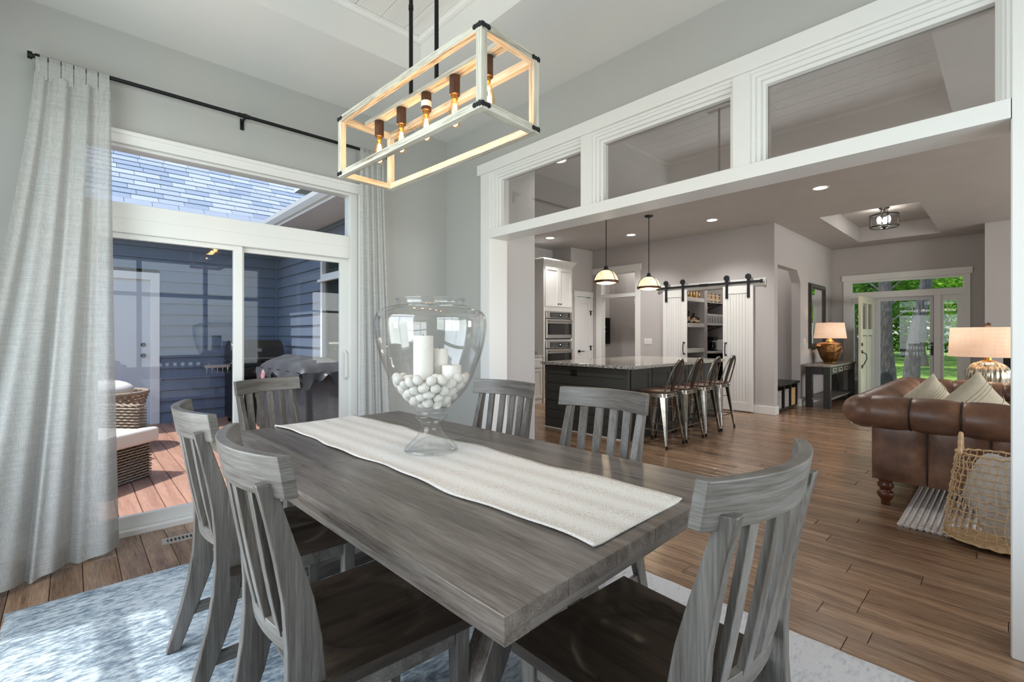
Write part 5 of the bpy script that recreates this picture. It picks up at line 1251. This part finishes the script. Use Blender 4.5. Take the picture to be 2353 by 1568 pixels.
# entry lights and rugs
el = thing('flush_mount_light', 'bronze drum cage ceiling light with clear glass in the entry tray', 'ceiling light', (9.84, 1.44, 3.42))
obj('canopy', MB().lathe([(.0, -.03), (.06, -.025), (.075, -.01), (.075, 0)], 24), M['steel_dark'], el, smooth=True)
for a in range(4):
    th = a * pi / 2 + .4
    obj('arm', MB().tube([(.03 * cos(th), .03 * sin(th), -.02), (.05 * cos(th), .05 * sin(th), -.08), (.19 * cos(th), .19 * sin(th), -.12), (.19 * cos(th), .19 * sin(th), -.33)], .008, 8), M['steel_dark'], el, smooth=True)
for zz in (-.13, -.32): obj('ring', MB().tube([(.19 * cos(a * pi / 16), .19 * sin(a * pi / 16), zz) for a in range(32)], .011, 8, loop=True), M['steel_dark'], el, smooth=True)
obj('glass_drum', MB().lathe([(.17, -.32), (.17, -.13)], 32, caps=False), M['glass'], el, smooth='all')
for a in range(3):
    th = a * 2 * pi / 3; obj('candle_bulb', MB().lathe([(.02, -.26), (.032, -.22), (.03, -.18), (.015, -.15)], 14, c=(.07 * cos(th), .07 * sin(th), 0)), M['lamp_on'], el, smooth=True)
obj('bottom_knob', MB().lathe([(0, -.36), (.02, -.35), (.02, -.33), (.06, -.325), (.06, -.32)], 14), M['black'], el, smooth=True)
point('entry_bulb', (9.84, 1.44, 3.2), 14, (1, .93, .82), .08)
M['hide'] = plain('pale_cowhide', srgb(214, 206, 196), .85, var=.12, vs=3)
hp = []
for k in range(40):
    a = k * pi / 20; rr_ = 1 + .12 * sin(5 * a + 1) + .07 * sin(9 * a) + .05 * sin(13 * a); hp.append((1.25 * rr_ * cos(a), .62 * rr_ * sin(a)))
hd = obj('cowhide_rug', MB().prism(hp, 'z', 0, .006), M['hide']); hd.location = (9.55, 1.22, 0.001); tag(hd, 'pale cowhide rug with an irregular edge before the front door', 'rug')

# ================================================================== LIVING ROOM: sofa, pillows, lamp, basket, rug
M['leather'], t, p = new('brown_leather')
n1 = noise(t, coords(t), 5, 4, .6); r = ramp(t, n1.outputs[0], [(.35, srgb(88, 62, 49)), (.55, srgb(118, 86, 68)), (.75, srgb(148, 110, 86))]); t.links.new(r.outputs[0], p.inputs['Base Color'])
p.inputs['Roughness'].default_value = .36; n2 = noise(t, coords(t), 240, 3); bump(t, p, n2.outputs[0], .25, .002)
M['seam'] = plain('dark_leather_seam', srgb(40, 27, 21), .6)
so = thing('leather_sofa', 'brown leather rolled-arm sofa with turned wooden feet', 'sofa', (4.5, 0.74, 0))
# local: +x away from camera along the back, -y is the seat side; arm face at x=0
def bulge(x0, x1, z0, z1, face, out, depth, n=10):
    # soft rectangular panel bulging outwards
    def fn(u, v): 
        e = (min(1, 6 * min(u, 1 - u)) * min(1, 6 * min(v, 1 - v))) ** .5
        a = x0 + (x1 - x0) * u; z = z0 + (z1 - z0) * v
        return face(a, out * depth * e, z)
    return MB().grid(fn, n, n)
obj('body', MB().box(0.015, 2.2, -0.22, -0.01, .20, .70).box(0.015, .2, -.95, -0.01, .20, .66).box(2.02, 2.2, -.95, -.01, .2, .66), M['leather'], so, bevel=.02)
for a, b in ((-0.005, -.325), (-.328, -.65), (-.653, -.96)):
    obj('arm_panel', bulge(a, b, .20, .66, lambda p_, o_, z: (0.012 + o_, p_, z), -1, .022), M['leather'], so, smooth='all')
    obj('seam', MB().tube([(0.008, b, .21), (-.004, b, .43), (0.004, b, .65)], .004, 6), M['seam'], so)
for k in range(4): obj('back_panel', bulge(.02 + k * .54, .555 + k * .54, .20, .66, lambda p_, o_, z: (p_, -0.01 + o_, z), 1, .02), M['leather'], so, smooth='all')
def roll(pts, r, lobes, amp, name):
    mb = MB(); P3 = [Vector(p_) for p_ in pts]; n = max(90, lobes * 10); rings = []
    L = (P3[-1] - P3[0]).length; d = (P3[-1] - P3[0]).normalized(); up = Vector((0, 0, 1)); sd_ = d.cross(up)
    for i in range(n + 1):
        u = i / n; c = P3[0].lerp(P3[-1], u); f = abs(sin(u * lobes * pi)) ** .45; rr_ = r * (1 - amp + amp * f)
        rings.append([tuple(c + sd_ * (rr_ * 1.12 * cos(2 * pi * k / 24)) + up * (rr_ * .98 * sin(2 * pi * k / 24))) for k in range(24)])
    mb.loft(rings); return obj(name, mb, M['leather'], so, smooth='all')
roll([(0.02, .035, .715), (0.02, -1.05, .715)], .130, 4, .15, 'arm_roll')
for k in (1, 2, 3): obj('roll_seam', MB().tube([(0.02 + .135 * cos(q * pi / 12), .035 - 1.085 * k / 4, .715 + .118 * sin(q * pi / 12)) for q in range(24)], .005, 6, loop=True), M['seam'], so, smooth='all')
roll([(0.06, .03, .715), (2.16, .03, .715)], .130, 22, .26, 'back_roll')
roll([(2.2, .03, .715), (2.2, -1.05, .715)], .125, 6, .12, 'arm_roll')
cm_ = MB(); cm_.ball((0.02, .035, .715), (.15, .15, .128), 40, 14, lambda d: 1 + .035 * sin(20 * math.atan2(d.y, d.x)) * (1 - abs(d.z))); obj('corner_roll', cm_, M['leather'], so, smooth='all')
cm_ = MB(); cm_.ball((2.2, .03, .715), (.15, .15, .125), 40, 14, lambda d: 1 + .035 * sin(20 * math.atan2(d.y, d.x)) * (1 - abs(d.z))); obj('corner_roll', cm_, M['leather'], so, smooth='all')
bt = MB()
for a in range(11):
    for b in range(2):
        bt.ball((.25 + a * .18, -.235, .52 + b * .14 + (.0)), (.014, .01, .014), 8, 6)
obj('tufting_buttons', bt, M['leather'], so)
for k in range(2): obj('seat_cushion', bx(.22 + k * .9, 1.10 + k * .9, -.98, -.22, .30, .46), M['leather'], so, bevel=.05, seg=4)
obj('base_rail', bx(.05, 2.15, -.94, -.9, .18, .30), M['leather'], so, bevel=.01)
M['turned'] = plain('mahogany_turned_wood', srgb(88, 46, 28), .25, var=.2, vs=12)
for x, y in ((.07, -.08), (2.1, -.08), (.07, -.88), (2.1, -.88)):
    ft = obj('foot', MB().lathe([(.026, .0), (.03, .01), (.028, .03), (.036, .045), (.05, .065), (.055, .085), (.045, .105), (.03, .115), (.04, .125), (.052, .14), (.052, .16), (.04, .175), (.05, .19), (.05, .21)], 24, c=(x, y, 0)), M['turned'], so, smooth='all')
M['linen'] = plain('beige_linen', srgb(196, 188, 168), .9, var=.06, vs=30, bmp=.3, bs=200)
def pillow(label, loc, size, rot, seams):
    o = thing('throw_pillow', label, 'throw pillow', loc, 0, 'pillows on the leather sofa'); o.rotation_euler = rot
    def side(s):
        def fn(u, v):
            a, b = u * 2 - 1, v * 2 - 1; e = (1 - abs(a) ** 2.2) * (1 - abs(b) ** 2.2)
            k = 1 - .09 * (1 - abs(a) ** 2) * (abs(b) ** 3) ; k2 = 1 - .09 * (1 - abs(b) ** 2) * (abs(a) ** 3)
            return (a * size / 2 * k2, s * .085 * max(0, e) ** .5, b * size / 2 * k)
        return fn
    obj('cover', MB().grid(side(1), 22, 22).grid(side(-1), 22, 22), M['linen'], o, smooth='all')
    for q in seams: 
        pts = [(q * size / 2, -(.085 * max(0, (1 - abs(q) ** 2.2) * (1 - abs(b / 10 - 1) ** 2.2)) ** .5) - .001, (b / 10 - 1) * size / 2 * .96) for b in range(21)]
        obj('piped_seam', MB().tube(pts, .0025, 5), M['linen'], o)
    return o
pillow('smaller beige linen pillow standing on its corner, left of the two', (5.35, .48, .70), .40, (radians(8), radians(48), radians(-42)), (-.5, -.4, -.3, -.2))
pillow('larger beige linen pillow standing on its corner, right of the two', (5.15, .20, .68), .50, (radians(8), radians(46), radians(-46)), (-.62, -.52, -.42, .1))
et = thing('end_table', 'small dark end table behind the sofa under the ribbed glass lamp', 'side table', (7.12, .165, 0))
obj('top', MB().lathe([(.30, .53), (.30, .56)], 32), dk, et, bevel=.003)
for a in range(3): th = a * 2 * pi / 3; obj('leg', MB().cyl((.2 * cos(th), .2 * sin(th), .53), (.26 * cos(th), .26 * sin(th), 0), .018, 10), dk, et, smooth=True)
l2 = thing('table_lamp', 'table lamp with ribbed mercury glass base and wide peach drum shade', 'table lamp', (7.116, .167, .56))
M['mercury'], t, p = new('ribbed_mercury_glass')
n1 = noise(t, coords(t, (1, 1, .25)), 38, 4, .7); r = ramp(t, n1.outputs[0], [(.38, srgb(120, 112, 84)), (.5, srgb(196, 192, 172)), (.62, srgb(240, 238, 228))]); t.links.new(r.outputs[0], p.inputs['Base Color']); p.inputs['Metallic'].default_value = .55; p.inputs['Roughness'].default_value = .18
obj('base_body', MB().lathe(smoothp([(.075, 0), (.10, .02), (.135, .10), (.168, .22), (.178, .31), (.165, .39), (.12, .44), (.06, .462), (.05, .465)], 1), 144, rib=lambda a, z: 1 + .035 * abs(sin(12 * a)) - .02), M['mercury'], l2, smooth='all')
obj('neck', MB().lathe([(.055, .46), (.06, .468), (.03, .475), (.03, .53), (.02, .54)], 18), M['brass'], l2, smooth=True)
obj('lamp_shade', MB().lathe([(.312, .512), (.295, .822)], 48, caps=False), M['shade'], l2, smooth='all', solid=.003)
obj('finial', MB().lathe([(.006, .80), (.006, .83), (.022, .84), (.026, .855), (.018, .87), (0, .873)], 16), M['bronze'], l2, smooth=True)
point('lamp_bulb', (7.116, .167, 1.25), 4, (1, .78, .55), .05)
# staircase rail behind the lamp
sr2 = thing('stair_railing', 'black metal stair railing behind the ribbed glass lamp', 'railing', (8.0, .02, 0))
obj('handrail', MB().sweep([((0, 0, 1.10), (.0, .025, 0), (0, 0, .03)), ((1.6, -.5, .25), (0, .025, 0), (0, 0, .03))]), M['black'], sr2)
obj('newel', bx(-.04, .04, -.04, .04, 0, 1.12), M['black'], sr2, bevel=.004)
for k in range(9): xx = .15 + k * .16; obj('baluster', bx(xx - .008, xx + .008, -.31 * xx - .008, -.31 * xx + .008, 0, 1.10 - .53 * xx), M['black'], sr2)
# braided rug
M['braid'] = plain('chunky_gray_wool', srgb(206, 200, 196), .95, var=.1, vs=40, bmp=.4, bs=160, bd=.003)
br_ = thing('braided_rug', 'chunky light gray braided wool rug partly under the sofa', 'rug', (4.10, .53, .0))
y = 0
nrow = 0
while y > -2.6:
    m_ = MB()
    yy = y - .018
    L = 2.6; n = int(L / .02)
    pts = [(L * k / n, yy + .003 * sin(k * 2.1 + nrow), .012) for k in range(n + 1)]
    rr_ = [.0185 + .003 * sin(k * 2.1 + nrow * 1.3) for k in range(n + 1)]
    obj('braid', m_.tube(pts, rr_, 6, ry=.75), M['braid'], br_, smooth='all'); y -= .034; nrow += 1
# woven basket with a throw
bk = thing('wicker_basket', 'open-weave tan basket with a looped handle beside the sofa', 'basket', (4.12, 0.02, .0))
M['cane'] = plain('natural_cane', srgb(206, 176, 136), .6, var=.2, vs=30)
ns_, ax, ay = 40, .17, .28
def bp_(th, z):
    k = 1 - .22 * (z / .56) ** 1.2; return (ax * k * cos(th), ay * k * sin(th), z)
for k in range(ns_):
    th = 2 * pi * k / ns_; q = random.Random(k)
    obj('stake', MB().tube([tuple(Vector(bp_(th + q.uniform(-.02, .02) + .03 * sin(j * 1.3 + k), .03 + .53 * j / 12)) * 1 + Vector((.004 * cos(th), .004 * sin(th), 0)) * (1 if j % 2 else -1)) for j in range(13)], .0032, 5), M['cane'], bk, smooth='all')
for j in range(13):
    z = .035 + .53 * j / 12
    obj('weaver', MB().tube([tuple(Vector(bp_(2 * pi * k / 80, z + .003 * sin(k * 1.9 + j)) ) + Vector((.005 * cos(2 * pi * k / 80), .005 * sin(2 * pi * k / 80), 0)) * (1 if (k // 2 + j) % 2 else -1)) for k in range(80)], .0035 if j not in (0, 12) else .007, 5, loop=True), M['cane'], bk, smooth='all')
obj('base', MB().lathe([(1, .03), (1, .035)], 32, sx=.165, sy=.275), M['cane'], bk)
for s, yy in ((1, .20), (-1, -.20)):
    pts = [(.0 + .085 * cos(pi * k / 14) - .02, yy * .98, .55 + .13 * sin(pi * k / 14)) for k in range(15)]
    obj('handle', MB().tube(pts, [.0105 + .0015 * (k % 2) for k in range(15)], 8), M['cane'], bk, smooth='all')
M['knit'] = plain('gray_knit_throw', srgb(204, 200, 194), .95, var=.08, vs=30, bmp=.8, bs=70, bd=.01)
th_ = obj('throw_blanket', MB().ball((0, 0, 0), (.105, .19, .25), 28, 20, lambda d: 1 + .10 * sin(6 * d.x + 3 * d.z) + .08 * sin(9 * d.y + 4 * d.z)), M['knit'], smooth='all'); th_.location = (4.13, .0, .315)
tag(th_, 'light gray knitted throw stuffed into the open-weave basket', 'blanket')

# ================================================================== PATIO: wicker chairs, grill, covered grill
M['wicker'] = plain('gray_brown_wicker', srgb(162, 144, 126), .7, var=.3, vs=50, bmp=.3, bs=120)
M['cush'] = plain('off_white_cushion', srgb(232, 224, 216), .85, var=.03, bmp=.2, bs=150)
def strands(mb, face, w, h, nx, nz, r=.007):
    # over-under horizontal strands over vertical stakes; face(a,o,z)
    for j in range(nz):
        z = h * (j + .5) / nz
        mb.tube([face(w * k / (nx * 2), .006 * (1 if (k // 1 + j) % 2 else -1), z) for k in range(nx * 2 + 1)], h / nz * .52, 5, ry=.6)
    return mb
wc = thing('wicker_armchair', 'wicker patio armchair with thick off-white seat cushion on the deck', 'patio chair', (0.02, 5.60, -.03), radians(41))
# local: front faces -Y, width along x (right end at +x)
wsd = MB(); strands(wsd, lambda a, o, z: (-.38 + a, -.38 + o, .01 + z), .76, .33, 11, 13)
obj('front_weave', wsd, M['wicker'], wc, smooth='all')
wsd = MB(); strands(wsd, lambda a, o, z: (.38 + o, -.38 + a, .01 + z), .76, .33, 11, 13); obj('side_weave', wsd, M['wicker'], wc, smooth='all')
wsd = MB(); strands(wsd, lambda a, o, z: (-.38 + o, -.38 + a, .01 + z), .76, .33, 11, 13); obj('side_weave', wsd, M['wicker'], wc, smooth='all')
obj('core', bx(-.37, .37, -.37, .37, .0, .34), M['subfloor'], wc)
def softbox(x0, x1, y0, y1, z0, z1, b): return bx(x0, x1, y0, y1, z0, z1)
obj('seat_cushion', MB().prism([(-.40, -.46), (.40, -.46), (.40, -.34), (.28, -.33), (.28, .26), (-.28, .26), (-.28, -.33), (-.40, -.34)], 'z', .34, .47), M['cush'], wc, bevel=.03, seg=4)
for s in (-1, 1):
    am = MB(); strands(am, lambda a, o, z, s=s: (s * .34 + s * .05 + o * 1, -.32 + a, .34 + z), .66, .32, 9, 12)
    strands(am, lambda a, o, z, s=s: (s * .34 - s * .05 + o * 1, -.32 + a, .34 + z), .66, .32, 9, 12)
    strands(am, lambda a, o, z, s=s: (s * .34 - .05 + a, -.325 + o, .34 + z), .10, .32, 3, 12)
    strands(am, lambda a, o, z, s=s: (s * .34 - .05 + z, -.32 + a, .67 + o), .66, .10, 9, 4)
    obj('arm', am, M['wicker'], wc, smooth='all')
bk_ = MB(); strands(bk_, lambda a, o, z: (-.33 + a, .36 + o + z * .1, .34 + z), .66, .5, 10, 18); obj('backrest', bk_, M['wicker'], wc, smooth='all')
obj('back_cushion', bx(-.27, .27, .18, .33, .46, .86), M['cush'], wc, bevel=.06, seg=4)
w2_ = thing('wicker_tub_chair', 'round wicker tub chair with white cushion farther back by the gray door', 'patio chair', (.30, 7.15, -.03), radians(30))
bd_ = MB()
for j in range(18):
    z = .03 + .62 * j / 17; rr_ = .26 + .12 * (z / .65) ** 1.5
    bd_.tube([(rr_ * cos(2 * pi * k / 56) * (1 + .02 * (-1) ** (k + j)), rr_ * sin(2 * pi * k / 56) * (1 + .02 * (-1) ** (k + j)), z) for k in range(56)], .017, 5, loop=True)
obj('body', bd_, M['wicker'], w2_, smooth='all'); obj('rim', MB().tube([(.385 * cos(k * pi / 20), .385 * sin(k * pi / 20), .66) for k in range(40)], .022, 8, loop=True), M['wicker'], w2_, smooth='all')
obj('cushion', MB().ball((-.03, 0, .70), (.30, .28, .11), 24, 12, lambda d: 1 + .04 * sin(5 * d.x)), M['cush'], w2_, smooth='all')
M['plantg'] = leafmat('pale_green_plant', srgb(150, 176, 140))
pp = thing('potted_plant', 'small pale green leafy plant between the two wicker chairs', 'potted plant', (.26, 6.45, -.03))
obj('pot', MB().lathe([(.09, 0), (.12, .20), (.13, .22), (.11, .22)], 20), M['extdoor'], pp, smooth=True)
lf = MB(); leaves(lf, (0, 0, .42), (.2, .2, .22), 260, .035, 5); obj('leaves', lf, M['plantg'], pp, kind='stuff')
stm = MB()
for k in range(7): stm.tube([(0, 0, .2), (.05 * cos(k), .05 * sin(k), .35), (.12 * cos(k), .12 * sin(k), .5)], .004, 5)
obj('stems', stm, M['plantg'], pp)

gr = thing('gas_grill', 'black and steel gas grill with a domed lid against the blue siding', 'grill', (2.10, 8.10, -.03))
hood = []
for k in range(9):
    a = pi * k / 8; hood.append((-.02 + .27 * -cos(a) , .93 + .33 * sin(a) ** .8))
obj('lid', MB().prism([(y_, z_) for y_, z_ in hood], 'x', -.36, .36), M['steel_dark'], gr, bevel=.012, seg=2, smooth=True)
obj('lid_handle', MB().tube([(-.28, -.28, .98), (-.28, -.34, .98), (.28, -.34, .98), (.28, -.28, .98)], .012, 8), M['steel'], gr, smooth=True)
obj('thermometer', MB().cyl((0, -.27, 1.1), (0, -.24, 1.1), .035, 18), M['steel'], gr)
obj('firebox', bx(-.37, .37, -.29, .27, .76, .92), M['black'], gr, bevel=.01)
obj('control_panel', bx(-.37, .37, -.34, -.29, .72, .84), M['steel_dark'], gr, bevel=.006)
for k in range(4): obj('knob', MB().cyl((-.27 + .18 * k, -.34, .78), (-.27 + .18 * k, -.38, .78), .024, 14), M['steel'], gr, smooth=True)
obj('cabinet', bx(-.35, .35, -.26, .26, .08, .76), M['black'], gr, bevel=.008)
for s in (-1, 1):
    sh = obj('side_shelf', bx(s * .54 - .16, s * .54 + .16, -.24, .22, .86, .90), M['steel'], gr, bevel=.01)
    obj('shelf_bracket', bx(s * .44 - .05, s * .44 + .05, -.2, .2, .80, .86), M['black'], gr)
for k in range(5): 
    xx = -.68 + k * .065; obj('tool_hook', MB().tube([(xx, -.245, .86), (xx, -.27, .84), (xx, -.27, .80), (xx, -.25, .78)], .006, 6), M['steel'], gr)
obj('door_handle', MB().tube([(-.06, -.27, .64), (-.06, -.30, .62), (-.06, -.30, .40), (-.06, -.27, .38)], .010, 8), M['steel'], gr, smooth=True)
for x in (-.3, .3):
    for y in (-.2, .2): obj('caster', MB().cyl((x - .015, y, .04), (x + .015, y, .04), .04, 14), M['black'], gr, smooth=True)
# covered grill: draped fabric over a box with ragged folds
M['cover'] = plain('black_gray_vinyl_cover', srgb(74, 74, 76), .38, var=.2, vs=5, bmp=.25, bs=30, bd=.006)
cg = thing('covered_grill', 'large grill under a dark gray fitted cover with a round badge', 'covered grill', (1.93, 5.52, -.03))
W_, L_, H_ = .55, 1.62, 1.02
per = []
N = 88
def perim(s):
    s = (s % 1) * 2 * (W_ + L_)
    if s < W_: return Vector((s, 0, 0)), Vector((0, -1, 0))
    s -= W_
    if s < L_: return Vector((W_, s, 0)), Vector((1, 0, 0))
    s -= L_
    if s < W_: return Vector((W_ - s, L_, 0)), Vector((0, 1, 0))
    s -= W_
    return Vector((0, L_ - s, 0)), Vector((-1, 0, 0))
rings = []
def topz(p_): # higher hood in the middle of the length
    u = p_.y / L_; v_ = p_.x / W_
    return .90 + .16 * (sin(pi * min(1, max(0, (u - .10) / .8))) ** .5 if .1 < u < .9 else 0) * (.55 + .45 * sin(pi * v_)) + .0
for j in range(15):
    v_ = j / 14; ring = []
    for k in range(N):
        p_, n_ = perim(k / N); f = .028 * sin(k * .9) + .020 * sin(k * 1.7 + 2) + .012 * sin(k * 3.3)
        cen = Vector((W_ / 2, L_ / 2, 0)); zt = .90 + .015 * sin(k * .5)
        o_ = (f * (.15 + v_) + .015 + .05 * v_ * sin(v_ * 2.4))
        q = p_ + n_ * o_; q = q + (cen - p_) * .03 * (1 - v_)
        ring.append((q.x, q.y, zt * (1 - v_) + .10 * v_))
    rings.append(ring)
mb = MB().loft(rings[::-1], caps=False)
obj('skirt', mb, M['cover'], cg, smooth='all')
def topf(u, v_):
    p_ = Vector((W_ * u, L_ * v_, 0)); e = min(u, 1 - u, v_, 1 - v_)
    z = .905 + .15 * (sin(pi * u) ** .5) * min(1, 5 * min(v_, 1 - v_)) ** .7 + .010 * sin(v_ * 23 + u * 5) + .006 * sin(u * 17)
    return (W_ * u + (u - .5) * .06, L_ * v_ + (v_ - .5) * .06, z if e > 0 else .89 + .012 * sin(v_ * 30 + u * 20))
obj('top_panel', MB().grid(topf, 20, 40), M['cover'], cg, smooth='all')
fl = MB()
def flap(u, v_):
    s = u * (W_ + L_ + .1) - .05
    p_, n_ = (Vector((s, -.03, 0)), Vector((0, -1, 0))) if False else perim((s) / (2 * (W_ + L_)))
    return (0, 0, 0)
for (a0, a1, f_) in ((0, 1, 'f'), (0, 1, 's')):
    def fl_(u, v_, f_=f_):
        dz = .10 + .05 * sin(u * 9 + 1) + .035 * sin(u * 23)
        z = .895 - v_ * dz; o_ = .045 + .035 * v_ + .02 * sin(u * 17) * v_
        return (u * (W_ + .04) - .02, -o_, z) if f_ == 'f' else (-o_, u * (L_ + .04) - .02, z)
    obj('overhang_flap', MB().grid(fl_, 40, 5), M['cover'], cg, smooth='all')
bdg = obj('round_badge', MB().cyl((-.106, 1.15, .80), (-.100, 1.15, .80), .08, 28), None, cg)
M['badge'] = plain('pink_white_badge', srgb(226, 196, 200), .6); bdg.data.materials.append(M['badge'])
sg = MB().tube([(-.108, 1.15 + .07 * cos(k * pi / 12), .80 + .07 * sin(k * pi / 12)) for k in range(24)], .003, 5, loop=True)
for j in range(4):
    zz = .835 - j * .024; sg.tube([(-.108, 1.195 - k * .011, zz + .006 * sin(k * 2.2 + j)) for k in range(9)], .0022, 4)
M['badgeink'] = plain('badge_print', srgb(176, 60, 80), .6); obj('badge_print', sg, M['badgeink'], bdg)
